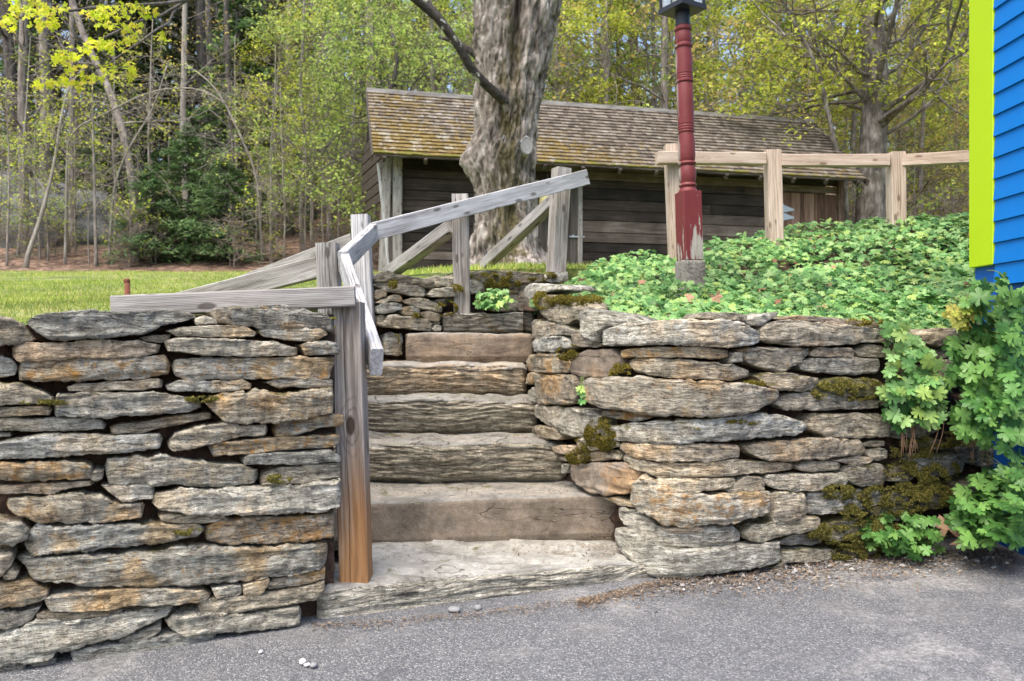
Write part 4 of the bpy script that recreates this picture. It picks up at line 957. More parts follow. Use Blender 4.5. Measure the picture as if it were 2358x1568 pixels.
d2 = vdoor(D2a, D2b, 1.87, vertical_wood('red_door_wood', (.035, .02, .014), (.12, .066, .044), (.24, .16, .12)))
for xx_ in (D1a - .045, D1b + .045): stdr('door_frame', (xx_, WY - .02, -.25), (xx_, WY - .02, 1.88), .09, .05, M['grey_wood'], (0, -1, 0), 44)
stdr('door_frame', (D2b + .1, WY - .02, -.25), (D2b + .1, WY - .02, 2.3), .14, .06, M['red_wood'], (0, -1, 0), 45)
GALV = mat_flat('galvanised', (.42, .45, .47), .45, .2, .6)
def hinge(px, y0_, par):
    dd = 20.2; z0_ = zat(y0_, dd) - Zg; xh = sx(px)
    mb = MB(); V = np.array([(xh - .03, WY - .022, z0_ - .08), (xh + .22, WY - .022, z0_ - .03), (xh + .22, WY - .022, z0_ + .0), (xh - .03, WY - .022, z0_ + .08)])
    mb.add(np.concatenate([V, V + np.array([0, .008, 0])]), [(0, 1, 2, 3), (7, 6, 5, 4), (0, 4, 5, 1), (1, 5, 6, 2), (2, 6, 7, 3), (3, 7, 4, 0)]); box(mb, (xh - .06, WY - .03, z0_ - .1), (xh - .025, WY - .008, z0_ + .1))
    o = link('hinge', mb.mesh('hinge', GALV, False)); o.parent = par; return o
hinge(1806, 467, d2); hinge(1806, 486, d2)
mb = MB(); zl = zat(538, 19.2) - Zg; box(mb, (sx(1310), WY - .04, zl - .012), (sx(1345), WY - .022, zl + .012)); box(mb, (sx(1316), WY - .06, zl - .02), (sx(1320), WY - .022, zl + .03))
o = link('latch', mb.mesh('latch', GALV, False)); o.parent = d1
# pale yellow round float hanging by the door
yc = Vector((sx(1255), WY - .2, zat(462, 19.3) - Zg)); wpos = SM @ yc
mb = MB(); lathe(mb, [(math.cos(a) * .21 * (1 if math.cos(a) > 0 else 1.15), max(.001, math.sin(a) * .17)) for a in np.linspace(0, math.pi, 18)], 24)
fl = thing('hanging_float', 'pale yellow round float hanging beside the shed door behind the handrail', 'float', wpos)
o = link('ball', mb.mesh('ball', mat_flat('pale_yellow', (.62, .56, .26), .5))); o.parent = fl
mb = MB(); tube(mb, [(0, 0, .16), (.0, .08, .55)], .008, 6); o = link('cord', mb.mesh('cord', M['grey_wood'])); o.parent = fl
mb = MB(); lathe(mb, [(0, .1), (.02, .1), (.1, .03), (.13, .025)], 20)
lampo = thing('barn_lamp', 'small green enamel lamp shade under the shed eave', 'lamp', SM @ Vector((sx(1335), WY - .12, EAVE + .1)))
o = link('shade', mb.mesh('shade', mat_flat('green_enamel', (.02, .09, .07), .4))); o.parent = lampo
mb = MB(); tube(mb, [(0, 0, .12), (0, .06, .17), (0, .14, .17)], .012, 8); o = link('bracket', mb.mesh('bracket', BLK)); o.parent = lampo

# ------------------------------------------------------------------ the old maple
def maple_bark():
    n = NM('old_maple_bark'); co = n.co(); x, y, z = n.sep(co)
    f = n.noise(n.map(co, (1, 1, .3)), 13, 8, .72, .8); p = n.vor(n.map(co, (1, 1, .3)), 13, 'Distance'); g = n.noise(co, 3, 4)
    v = n.ma('ADD', n.ma('MULTIPLY', f, .6), n.ma('ADD', n.ma('MULTIPLY', p, .25), n.ma('MULTIPLY', g, .2)))
    col = n.ramp(v, [(.37, (.035, .03, .026)), (.46, (.145, .122, .1)), (.56, (.315, .275, .235)), (.68, (.52, .475, .43))])
    xm = n.ma('ABSOLUTE', n.ma('SUBTRACT', x, n.ma('MULTIPLY', z, .02))); band = n.ss(xm, .34, .04)
    mk = n.ss(n.ma('ADD', n.ma('ADD', n.ma('MULTIPLY', n.noise(n.map(co, (1, 1, .5)), 5, 6, .7), .8), n.ma('MULTIPLY', band, .22)), n.ma('MULTIPLY', n.ss(z, 3.2, 1.2), .09)), .56, .72)
    col = n.mix(n.ma('MULTIPLY', mk, .88), col, n.ramp(f, [(.3, (.035, .03, .012)), (.6, (.115, .092, .03)), (.75, (.21, .16, .055))]))
    return n.fin(col, .92, n.bump(n.ma('ADD', f, n.ma('MULTIPLY', p, .5)), 1.0, .05))
MB_ = maple_bark()
MD = 13.0
mbase = pt(1168, 606, MD)
mt = thing('maple_tree', 'massive old grey maple with furrowed mossy bark in front of the shed', 'tree', mbase)
prof_ = np.array([(640, 1176, 118), (618, 1174, 104), (606, 1172, 94), (590, 1166, 84), (560, 1160, 78), (500, 1158, 74), (450, 1159, 76), (410, 1157, 82), (375, 1151, 89), (345, 1158, 84), (300, 1167, 80), (250, 1170, 83), (200, 1173, 90), (150, 1178, 96), (100, 1181, 104), (50, 1185, 110), (0, 1190, 117), (-80, 1194, 124), (-160, 1197, 130)], float)[::-1]
yy = np.linspace(640, -160, 300); cx_ = np.interp(yy, prof_[:, 0], prof_[:, 1]); hw_ = np.interp(yy, prof_[:, 0], prof_[:, 2]); kk = 220
K = np.ones(9) / 9; cx_ = np.convolve(np.pad(cx_, 4, mode='edge'), K, 'valid'); hw_ = np.convolve(np.pad(hw_, 4, mode='edge'), K, 'valid')
th = np.arange(kk) * 2 * math.pi / kk
zc = zat(yy, MD) - mbase[2]; cxw = (cx_ - 1168) * MD / 2292; rw = hw_ * MD / 2292
ZZ = np.repeat(zc[:, None], kk, 1); TH = np.repeat(th[None], 300, 0)
C3 = np.stack([np.cos(TH), np.sin(TH), ZZ], -1)
rr_ = np.repeat(rw[:, None], kk, 1)
fr = np.angle(np.exp(1j * (TH - R(-84))))                     # crease faces the camera
cr = np.clip((250 - yy) / 250, 0, 1.2)[:, None]
rr_ = rr_ * (1 - .9 * cr * np.exp(-(fr / .13) ** 2) + .12 * cr * np.exp(-((abs(fr) - .75) / .4) ** 2))
flare = np.clip((zc.max() * 0 + .9 - zc) / .9, 0, 1)[:, None] ** 2
rr_ = rr_ * (1 + .16 * flare) * (1 + flare * .32 * np.sin(TH * 5 + 1.2 + 1.5 * vn(np.stack([TH * .5, TH * 0, TH * 0], -1), 2)) * .8)
rr_ *= .9
rr_ += .035 * fbm(np.stack([C3[..., 0] * 1.6, C3[..., 1] * 1.6, ZZ * 1.5], -1), 61, 3)
fur = fbm(np.stack([C3[..., 0] * 7.5, C3[..., 1] * 7.5, ZZ * 2.6 + .8 * vn(C3 * 2.5, 66)], -1), 63, 4)
pl = fbm(np.stack([C3[..., 0] * 15 + .6 * vn(C3 * 3, 68), C3[..., 1] * 15, ZZ * 3.6], -1), 69, 3); rr_ += -.03 * (1 - np.clip(abs(pl) * 4.5, 0, 1)) + .012 * np.sign(vn(np.stack([C3[..., 0] * 9, C3[..., 1] * 9, ZZ * 5], -1), 70))
rr_ += -.045 * (1 - np.clip(abs(fur) * 3.6, 0, 1)) + .02 * fbm(np.stack([C3[..., 0] * 16, C3[..., 1] * 16, ZZ * 6], -1), 67, 3)
# burl on the left, knot swellings
for (bz, ba, ba_s, bz_s, amp) in ((zat(378, MD) - mbase[2], R(192), .45, .26, .085), (zat(335, MD) - mbase[2], R(-62), .3, .22, .07), (zat(240, MD) - mbase[2], R(-95), .35, .25, .06)):
    dA = np.angle(np.exp(1j * (TH - ba))); rr_ += amp * np.exp(-(dA / ba_s) ** 2 - ((ZZ - bz) / bz_s) ** 2)
V = np.stack([cxw[:, None] + rr_ * np.cos(TH), rr_ * np.sin(TH) * .95, ZZ], -1)
mb = MB(); mb.add(V.reshape(-1, 3), grid_faces(300, kk, True))
o = link('trunk', mb.mesh('trunk', MB_)); o.parent = mt; trunk_o = o
def limb_mat():
    n = NM('lichened_limb'); co = n.co(); f = n.noise(co, 16, 6, .7); g = n.noise(co, 5, 4, .65)
    col = n.ramp(f, [(.35, (.012, .01, .009)), (.6, (.055, .048, .04))]); col = n.mix(n.ma('MULTIPLY', n.ss(g, .56, .62), .85), col, n.ramp(f, [(.35, (.2, .21, .17)), (.65, (.5, .52, .44))]))
    return n.fin(col, .9, n.bump(f, .8, .02))
LM = limb_mat()
def mrel(x, y, d): return pt(x, y, d) - mbase
def spl(P, n):
    P = np.array(P, float); s = np.r_[0, np.cumsum(np.linalg.norm(np.diff(P, axis=0), axis=1))]; t = np.linspace(0, s[-1], n)
    Q = np.stack([np.interp(t, s, P[:, i]) for i in range(3)], -1); k = max(3, n // len(P) // 2 * 2 + 1); ker = np.ones(k) / k
    S = np.stack([np.convolve(np.pad(Q[:, i], k // 2, mode='edge'), ker, 'valid') for i in range(3)], -1); S[0], S[-1] = Q[0], Q[-1]; return S
mb = MB()
L1 = spl([mrel(1168, 240, 12.55), mrel(1140, 212, 12.3), (mrel(1095, 172, 12.1)), mrel(1072, 130, 12.0), mrel(1045, 88, 11.9), mrel(1005, 40, 11.8), mrel(940, -15, 11.6), mrel(840, -90, 11.0), mrel(700, -140, 10.0)], 60)
tube(mb, L1 + .012 * np.stack([vn(L1 * 4 + i * 9, 71) for i in range(3)], -1), np.linspace(.064, .03, 60), 10)
L2 = spl([mrel(1050, 98, 11.9), mrel(1022, 52, 12.0), mrel(985, 5, 12.1), mrel(940, -60, 12.2), mrel(900, -150, 12.4)], 30)
tube(mb, L2 + .01 * np.stack([vn(L2 * 4 + i * 9, 72) for i in range(3)], -1), np.linspace(.046, .025, 30), 8)
L3 = spl([mrel(1100, 130, 13.1), mrel(1060, 100, 13.2), mrel(1010, 85, 13.3)], 10)
tube(mb, L3, np.linspace(.05, .02, 10), 8)
limb = link('limb', mb.mesh('limb', LM)); limb.parent = mt
stubs = []
for (x, y, rx, tilt, d) in ((1214, 334, .07, -.5, 12.57), (1172, 214, .045, -.1, 12.5), (1158, 322, .04, .1, 12.52)):
    c = mrel(x, y, d); q = Matrix.Translation(Vector(c)) @ Matrix.Rotation(tilt * -1.0, 4, 'Z') @ Matrix.Rotation(R(90), 4, 'X')
    tb = MB(); lathe(tb, [(-.25, rx * 1.6), (-.05, rx * 1.4), (-.012, rx * 1.28), (.0, rx * 1.15), (-.008, rx * 1.02), (-.006, rx * .7), (-.01, .001)], 18)
    Vt = np.concatenate(tb.V); Vt[:, 1] *= 1.35; Vt = Vt @ np.array(q.to_3x3()).T + np.array(q.translation); sb = MB(); sb.add(Vt, np.concatenate(tb.Q)); stubs.append(sb)
ck = mat_flat('cut_wood', (.27, .26, .25), .9, .3, 0, .45, 40)
for sb in stubs: o = link('cut_stub', sb.mesh('cut_stub', ck)); o.parent = mt
# leaders and high limbs above the frame
mb = MB()
for (x1, x2, y2, dd, r0) in ((1140, 1020, -560, 12.6, .42), (1240, 1420, -600, 13.2, .45), (1190, 1200, -520, 15.0, .3)):
    Pq = spl([mrel(x1, -120, 13.0), mrel((x1 + x2) / 2, -330, 13), mrel(x2, y2, dd)], 24); tube(mb, Pq, np.linspace(r0, .12, 24), 12)
o = link('leader', mb.mesh('leader', MB_)); o.parent = mt

# ------------------------------------------------------------------ foliage materials
M['maple_leaf'] = mat_leaf('maple_leaf', [(.38, .48, .02), (.5, .56, .03), (.6, .6, .05), (.62, .5, .07)], .55)
M['ger'] = mat_leaf('geranium_leaf', [(.045, .13, .03), (.105, .245, .062), (.18, .36, .105), (.29, .46, .165), (.3, .42, .09)], .3, .36)
M['ger_deep'] = mat_leaf('geranium_deep', [(.045, .13, .03), (.08, .2, .045), (.13, .28, .065), (.2, .37, .09)], .3, .36)
M['ger_pale'] = mat_leaf('geranium_pale', [(.30, .38, .05), (.42, .42, .08), (.5, .36, .12)], .35, .45)
M['yl'] = mat_leaf('spring_leaf', [(.12, .17, .02), (.36, .44, .045), (.58, .64, .09), (.66, .60, .12)], .5)
M['yg'] = mat_leaf('fresh_leaf', [(.09, .15, .03), (.28, .40, .08), (.48, .60, .16), (.46, .5, .13)], .5)
M['ol'] = mat_leaf('olive_bud', [(.26, .23, .07), (.4, .36, .1), (.52, .42, .13), (.58, .38, .11)], .5)
M['hem'] = mat_leaf('hemlock_needles', [(.06, .12, .045), (.1, .19, .07), (.16, .26, .1), (.22, .31, .12)], .4)
M['hem2'] = mat_leaf('pine_needles', [(.03, .05, .022), (.055, .08, .03), (.09, .11, .042), (.13, .13, .055)], .2)
M['bark_g'] = mat_bark('grey_bark', (.075, .062, .052), (.22, .19, .165), (.44, .395, .35), .4)
M['bark_d'] = mat_bark('dark_bark', (.03, .026, .022), (.085, .075, .065), (.2, .18, .16), .5)
M['bark_m'] = mat_bark('maple_bark', (.025, .02, .016), (.13, .112, .095), (.36, .33, .3), .35, .3, 11)
M['bark_l'] = mat_bark('pale_bark', (.14, .12, .095), (.28, .25, .21), (.44, .41, .37), .2)
M['twig'] = mat_flat('twig', (.24, .2, .17), .9, 0, 0, .35, 3)

# overhanging maple twigs, upper left
def over(P, d0, d1, n=40):
    m = len(P); return spl([mrel(x, y, d0 + (d1 - d0) * i / (m - 1)) for i, (x, y) in enumerate(P)], n)
mb = MB(); anchors = []
OV = [([(700, -140), (560, -60), (520, -22), (440, 3), (300, 14), (176, 21), (110, 30), (44, 36), (-30, 70)], 10.0, 7.0, .026, .006),
      ([(700, -140), (520, -50), (460, -20), (388, 31), (335, 40), (247, 84), (190, 108), (145, 123), (80, 150)], 10.0, 7.2, .024, .004),
      ([(700, -140), (470, -50), (430, -10), (397, 35), (368, 66), (339, 88), (273, 132), (240, 150), (212, 160)], 10.0, 7.2, .02, .004)]
for P, d0, d1, r0, r1 in OV: 
    Q = over(P, d0, d1); tube(mb, Q + .012 * np.stack([vn(Q * 5 + i * 9, 73) for i in range(3)], -1), np.linspace(r0, r1, 40), 6)
ovl = []
CL = [(60, 12, 40, 14), (95, 45, 30, 20), (40, 30, 30, 12), (110, 55, 22, 16), (215, 30, 30, 14), (260, 50, 40, 20), (310, 65, 25, 12), (300, 18, 30, 10), (180, 120, 50, 14), (225, 100, 30, 14), (270, 110, 25, 12), (150, 135, 25, 10), (170, 160, 25, 14), (210, 180, 28, 10), (245, 160, 18, 14), (300, 150, 12, 14), (308, 172, 10, 10), (95, 195, 22, 7), (130, 185, 20, 10), (160, 190, 20, 8), (180, 200, 8, 8), (372, 85, 18, 9), (300, 88, 16, 10), (20, 55, 20, 16), (340, 30, 20, 10), (250, 22, 25, 8), (130, 20, 30, 8)]
for (x, y, rx, ry) in CL:
    c0 = mrel(x, y - ry * .9, 7.2)
    # fine stalk to nearest branch point
    allp = np.concatenate([over(P, d0, d1) for P, d0, d1, _, _ in OV]); nb_ = allp[np.linalg.norm((allp - c0)[:, [0, 2]], axis=1).argmin()]
    tube(mb, spl([nb_, (nb_ + c0) / 2 + np.array([0, 0, .02]), c0], 6), .0025, 4)
    for _ in range(int(6 + rx * ry / 26)):
        ovl.append(mrel(x + rng.uniform(-rx, rx), y + rng.uniform(-ry, ry), 7.2 + rng.uniform(-.25, .25)))
tw = link('overhanging_branch', mb.mesh('overhanging_branch', M['bark_d'])); tw.parent = limb
ovl = np.array(ovl); mb = MB()
leaves(mb, ovl, rng.normal(size=(len(ovl), 3)) * .6 + np.array([0, -.5, .5]), rng.uniform(.024, .042, len(ovl)), 'maple')
o = link('leaves', mb.mesh('leaves', M['maple_leaf'], False)); o.parent = limb

# ------------------------------------------------------------------ woodland generators
def gen_tree(seed, H, r0, nb, first, blen, elev, leaf=0, lsize=.06, lspread=.25, sub=4, twig=3, bend=.25, droop=0.0, taper=.25, lean=(0, 0), pts=None, gap=.35, leafz=None, wig=.18, ksides=8, shape='kite', upn=.75):
    g = np.random.default_rng(seed); T = MB(); A = []
    n = 14
    if pts is None:
        t = np.linspace(0, 1, n); P = np.stack([lean[0] * t * H + bend * fbm(np.stack([t * 2 + seed, t * 0, t * 0], -1), 3, 2) * H * .08, lean[1] * t * H + bend * fbm(np.stack([t * 2 + seed, t * 0 + 9, t * 0], -1), 4, 2) * H * .08, t * H], -1)
        P[0, 2] = -.3
    else: P = np.array(pts, float); n = len(P)
    rad = r0 * (1 - (1 - taper) * np.linspace(0, 1, n)); rad[0] *= 1.35
    tube(T, P, rad, ksides)
    def poly(a, d, L, k, wob, dr):
        d = d / np.linalg.norm(d); q = [a]
        for i in range(k):
            d = d + g.normal(size=3) * wob + np.array([0, 0, dr]); d /= np.linalg.norm(d); q.append(q[-1] + d * L / k)
        return np.array(q), d
    for b in range(nb):
        t = first + (1 - first) * (b + g.uniform(0, 1)) / nb; i = min(int(t * (n - 1)), n - 2); f = t * (n - 1) - i; a = P[i] * (1 - f) + P[i + 1] * f
        az = g.uniform(0, 2 * math.pi); el = elev + g.normal() * .2
        L = blen * (1 - .55 * (t - first) / (1 - first + 1e-6)) * g.uniform(.6, 1.15)
        d = np.array([math.cos(az) * math.cos(el), math.sin(az) * math.cos(el), math.sin(el)])
        rb = max(.006, r0 * .33 * L / blen * (1 - .5 * t)); Q, _ = poly(a, d, L, 7, wig, droop)
        tube(T, Q, np.linspace(rb, .004, 8), 5, cap=False)
        for s_ in range(sub):
            u = g.uniform(.25, 1); j = min(int(u * 7), 6); q0 = Q[j] + (Q[j + 1] - Q[j]) * (u * 7 - j); dd = (Q[j + 1] - Q[j]); dd = dd / np.linalg.norm(dd) + g.normal(size=3) * .6
            Q2, _ = poly(q0, dd, L * g.uniform(.25, .5), 5, wig * 1.2, droop); tube(T, Q2, np.linspace(max(.004, rb * .4), .003, 6), 4, cap=False)
            A.append(Q2[2:])
            for w in range(twig):
                q1 = Q2[g.integers(1, 6)]; Q3, _ = poly(q1, dd + g.normal(size=3) * .8, L * g.uniform(.1, .25), 3, wig * 1.3, droop); tube(T, Q3, np.linspace(.004, .002, 4), 3, cap=False); A.append(Q3[1:])
    Cn = None
    if leaf and A:
        A = np.concatenate(A)
        if leafz is not None: A = A[A[:, 2] > leafz]
        # clumps: some anchors stay bare so gaps show
        keep = (vn(A * 1.1 + seed, 17) > .12 - gap) & (vn(A * 2.6 + seed, 18) > -.25); A = A[keep]
        if len(A):
            ix = g.integers(0, len(A), leaf); Pp = A[ix] + g.normal(size=(leaf, 3)) * lspread * .62 * np.array([1, 1, .5])
            Cn = MB(); Nn = g.normal(size=(leaf, 3)) + np.array([0, 0, upn * 2]); leaves(Cn, Pp, Nn, g.uniform(.6, 1.3, leaf) * lsize, shape, g=g)
    return T, Cn
def gen_hemlock(seed, H, r0, Rb, n=2600, size=.2, first=.02):
    g = np.random.default_rng(seed); T = MB(); tube(T, [(0, 0, -.3), (0.05, 0, H * .5), (0, .05, H)], [r0, r0 * .7, .02], 8); Pp = []; Nn = []; Ro = []
    nb = 85
    for b in range(nb):
        t = first + (1 - first) * (b / nb); az = g.uniform(0, 6.28); L = Rb * (1 - t) ** .8 * g.uniform(.55, 1.1) + .15; z = t * H
        s_ = np.linspace(0, 1, 8); dr = g.uniform(.1, .35)
        Q = np.stack([np.cos(az) * L * s_, np.sin(az) * L * s_, z + L * (.12 * s_ - dr * s_ ** 2)], -1); tube(T, Q, np.linspace(.022, .004, 8) * (1 - .5 * t), 4, cap=False)
        m = int(n / nb * (L / Rb + .25)); u = g.uniform(.15, 1, m); w = g.normal(size=m) * .2 * L * (1.1 - u * .5)
        c = np.stack([np.cos(az) * L * u - np.sin(az) * w, np.sin(az) * L * u + np.cos(az) * w, z + L * (.12 * u - dr * u ** 2) - abs(w) * .25 + g.normal(size=m) * .04], -1)
        Pp.append(c); Nn.append(np.stack([np.cos(az) * .3 + g.normal(size=m) * .35, np.sin(az) * .3 + g.normal(size=m) * .35, np.ones(m)], -1))
        Ro.append(np.stack([-np.sin(az) + g.normal(size=m) * .5, np.cos(az) + g.normal(size=m) * .5, g.normal(size=m) * .2], -1))
    Pp, Nn, Ro = map(np.concatenate, (Pp, Nn, Ro)); C_ = MB(); leaves(C_, Pp, Nn, g.uniform(.5, 1.2, len(Pp)) * size, 'spray', roll=Ro, g=g); return T, C_
def tree_thing(name, label, cat, loc, T, C_, bark, leafm, group=None, scale=1, rz=0):
    t = thing(name, label, cat, loc, group); t.scale = (scale,) * 3; t.rotation_euler = (0, 0, rz)
    o = link('trunk', T.mesh('trunk', bark)); o.parent = t
    if C_ is not None: c = link('crown', C_.mesh('crown', leafm, False)); c.parent = t
    return t
def copy_tree(src, loc, rz, sc, label=None, group=None):
    r = src.copy(); COL.objects.link(r); r.location = loc; r.rotation_euler = (prng.uniform(-.04, .04), prng.uniform(-.04, .04), rz); r.scale = (sc, sc, sc * prng.uniform(.9, 1.1))
    if label: r['label'] = label
    if group: r['group'] = group
    for ch in src.children:
        c = ch.copy(); COL.objects.link(c); c.parent = r
    return r
def gpos(px, d, dz=0.0):
    X = (px - 1179) * d / 2292; return Vector((X, d * YS, float(terrain(np.array([X]), np.array([d]))[0]) + dz))

# --- trees traced one by one
def traced(name, label, cat, P, d0, d1, wpx, seed, bark, leafm, **kw):
    base = gpos(P[0][0], d0); m = len(P)
    Q = spl([np.array(pt(x, y, d0 + (d1 - d0) * i / (m - 1))) - np.array(base) for i, (x, y) in enumerate(P)], max(14, m * 3)); 
    Q = np.r_[[[Q[0][0], Q[0][1], -.3]], Q[1:]] if abs(Q[0][2]) < 3 else Q
    H = Q[-1][2]; T, C_ = gen_tree(seed, H, wpx * d0 / 2292 / 2, pts=Q, **kw)
    return tree_thing(name, label, cat, base, T, C_, bark, leafm)
bare = dict(nb=14, first=.3, blen=2.6, elev=.35, sub=4, twig=3, taper=.6)
traced('bare_tree', 'leaning grey trunk curving from upper left down to the hemlock', 'tree', [(318, 606), (304, 400), (273, 264), (247, 194), (207, 119), (172, 26), (140, -120)], 24, 25, 21, 11, M['bark_g'], M['yl'], leaf=250, lsize=.05, **bare)
traced('bare_tree', 'thick straight grey trunk at the far left of the woods', 'tree', [(56, 600), (54, 400), (50, 200), (56, 0), (60, -150)], 27, 27, 24, 12, M['bark_g'], M['yl'], leaf=350, lsize=.05, **bare)
traced('bare_tree', 'tall straight trunk between the left trunk and the leaning one', 'tree', [(168, 604), (163, 400), (166, 200), (165, 0), (165, -150)], 28, 28, 16, 13, M['bark_g'], M['yl'], leaf=350, lsize=.05, **bare)
traced('birch_tree', 'pale mottled trunk rising out of the dark hemlock', 'tree', [(432, 600), (428, 440), (420, 300), (424, 130), (426, 0), (430, -150)], 27, 27, 17, 14, M['bark_l'], M['ol'], leaf=300, lsize=.05, **bare)
traced('bare_tree', 'dark straight trunk right of the mottled pale trunk', 'tree', [(536, 560), (533, 300), (524, 150), (520, 0), (518, -150)], 30, 30, 17, 15, M['bark_d'], M['ol'], leaf=350, lsize=.05, **bare)
traced('sapling', 'thin pale sapling leaning right across the left trunks', 'tree', [(55, 612), (95, 500), (125, 380), (142, 260), (160, 190), (200, 150)], 22.5, 23, 11, 16, M['bark_l'], M['yl'], leaf=260, lsize=.042, nb=10, first=.3, blen=1.6, elev=.5, sub=4, twig=3, taper=.3)
traced('sapling', 'thin grey stem standing before the leaning trunk', 'tree', [(222, 612), (218, 450), (214, 300), (213, 170)], 23, 23, 9, 17, M['bark_g'], M['yl'], leaf=330, lsize=.042, nb=14, first=.2, blen=1.6, elev=.3, sub=4, twig=3, taper=.3)
traced('dead_tree', 'bare dead tree with long pale curving limb over the hemlock', 'tree', [(150, 612), (155, 330), (160, 300), (250, 258), (340, 210), (420, 200), (470, 205), (520, 240)], 23.5, 23, 7, 18, M['bark_l'], M['yl'], nb=16, first=.35, blen=2.0, elev=.0, droop=-.16, sub=4, twig=2, taper=.35, wig=.3)
traced('dead_tree', 'bare crooked pale tree between the mottled trunk and the leafy tree', 'tree', [(605, 600), (592, 400), (562, 330), (525, 250), (490, 190), (430, 150)], 24, 24, 8, 118, M['bark_l'], M['yl'], nb=22, first=.3, blen=1.8, elev=.0, droop=-.12, sub=5, twig=3, taper=.35, wig=.32)
traced('dead_tree', 'bare thin pale tree with tangled twigs just left of the hemlocks', 'tree', [(250, 608), (262, 420), (300, 330), (350, 262), (385, 150)], 23.5, 24, 7, 119, M['bark_l'], M['yl'], nb=22, first=.3, blen=1.8, elev=.1, droop=-.1, sub=5, twig=3, taper=.35, wig=.32)
traced('maple_tree', 'dark trunked maple with yellow-green leaves beyond the right end of the shed', 'tree', [(2002, 540), (2006, 420), (2010, 330), (2018, 220), (2012, 120), (2005, 0), (2000, -160)], 22.5, 22.5, 66, 19, M['bark_m'], M['yl'], leaf=7500, lsize=.055, lspread=.22, nb=34, first=.3, blen=5.2, elev=.3, sub=8, twig=3, taper=.7, gap=.3, ksides=12)
traced('maple_tree', 'slender forked maple in front of the dark trunked maple', 'tree', [(1950, 470), (1935, 380), (1915, 300), (1900, 230), (1890, 170), (1850, 90), (1800, 0)], 22.0, 22, 15, 20, M['bark_m'], M['yl'], leaf=4200, lsize=.055, lspread=.22, nb=26, first=.3, blen=3.2, elev=.35, sub=7, twig=3, taper=.4, gap=.35)
traced('apple_tree', 'crooked dark branched tree in fresh leaf behind the left end of the shed', 'tree', [(905, 560), (890, 400), (905, 300), (890, 230), (920, 150), (900, 60)], 23, 23, 22, 22, M['bark_d'], M['yg'], leaf=5200, lsize=.05, lspread=.2, nb=30, first=.25, blen=3.6, elev=.2, sub=7, twig=4, taper=.4, wig=.34, gap=.3)
traced('leafy_tree', 'light green leafy tree between the hemlock and the shed', 'tree', [(700, 605), (690, 480), (705, 350), (690, 200), (700, 60), (700, -60)], 26, 26, 12, 23, M['bark_g'], M['yg'], leaf=4200, lsize=.05, lspread=.2, nb=30, first=.2, blen=3.4, elev=.25, sub=7, twig=3, taper=.35, gap=.3)
traced('leafy_tree', 'yellow-green leafy tree rising above the shed roof behind the big maple', 'tree', [(1390, 520), (1395, 300), (1400, 150), (1395, 0), (1400, -100)], 28, 28, 14, 24, M['bark_g'], M['yl'], leaf=6000, lsize=.06, lspread=.3, nb=34, first=.2, blen=3.6, elev=.2, sub=7, twig=3, taper=.4, gap=.25)
HG = 'young hemlocks at the wood edge'
T, C_ = gen_hemlock(31, 3.3, .05, 1.7, 8500, .10); hem0 = tree_thing('hemlock', 'tallest of the soft green young hemlocks at the wood edge, beneath the mottled pale trunk', 'tree', gpos(432, 24.5), T, C_, M['bark_d'], M['hem'], HG)
T, C_ = gen_hemlock(32, 2.3, .04, 1.4, 6500, .09); tree_thing('hemlock', 'short wide young hemlock on the left side of the taller hemlock', 'tree', gpos(350, 23.6), T, C_, M['bark_d'], M['hem'], HG)
T, C_ = gen_hemlock(33, 2.5, .04, 1.5, 6500, .09); tree_thing('hemlock', 'short wide young hemlock on the right side of the taller hemlock, above the brown litter', 'tree', gpos(520, 23.8), T, C_, M['bark_d'], M['hem'], HG)

# --- woodland filled by copies
protos = []
def P_(name, label, cat, T, C_, b, l, grp, px, d): 
    o = tree_thing(name, label, cat, gpos(px, d), T, C_, b, l, grp); protos.append(o); return o
g_tall = 'bare trunks of the hillside woods'; l_tall = 'tall bare grey trunk standing among others on the wooded hillside'
pa1 = P_('woodland_tree', l_tall, 'tree', *gen_tree(41, 15, .17, 34, .12, 3.0, .15, leaf=350, lsize=.06, sub=4, twig=3, taper=.45, droop=-.03), M['bark_g'], M['ol'], g_tall, 95, 34)
pa2 = P_('woodland_tree', l_tall, 'tree', *gen_tree(42, 16, .14, 34, .15, 2.6, .25, leaf=450, lsize=.06, sub=4, twig=3, taper=.45), M['bark_g'], M['yl'], g_tall, 480, 36)
pa3 = P_('woodland_tree', l_tall, 'tree', *gen_tree(43, 17, .2, 38, .1, 3.2, .05, leaf=200, lsize=.06, sub=5, twig=3, taper=.5, droop=-.06), M['bark_d'], M['ol'], g_tall, 600, 40)
g_pine = 'dark conifers of the hillside woods'; l_pine = 'dark needled conifer standing back among the trunks on the hillside'
pc1 = P_('conifer', l_pine, 'tree', *gen_hemlock(44, 11, .16, 2.8, 3600, .34, .12), M['bark_d'], M['hem'], g_pine, 330, 38)
pc2 = P_('conifer', l_pine, 'tree', *gen_hemlock(45, 15, .2, 2.8, 3200, .38, .35), M['bark_d'], M['hem2'], g_pine, 640, 44)
g_sap = 'saplings in new leaf along the wood edge'; l_sap = 'thin sapling with sparse yellow-green leaves at the wood edge'
ps1 = P_('sapling', l_sap, 'tree', *gen_tree(46, 4.2, .03, 16, .2, 1.3, .35, leaf=330, lsize=.042, lspread=.13, sub=4, twig=2), M['bark_g'], M['yl'], g_sap, 20, 23)
ps2 = P_('sapling', l_sap, 'tree', *gen_tree(47, 3.2, .025, 15, .12, 1.3, .25, leaf=350, lsize=.042, lspread=.14, sub=4, twig=2), M['bark_g'], M['yg'], g_sap, 110, 24)
ps3 = P_('sapling', l_sap, 'tree', *gen_tree(48, 5.2, .035, 18, .15, 1.5, .3, leaf=330, lsize=.045, lspread=.14, sub=4, twig=3), M['bark_l'], M['yl'], g_sap, 630, 24)
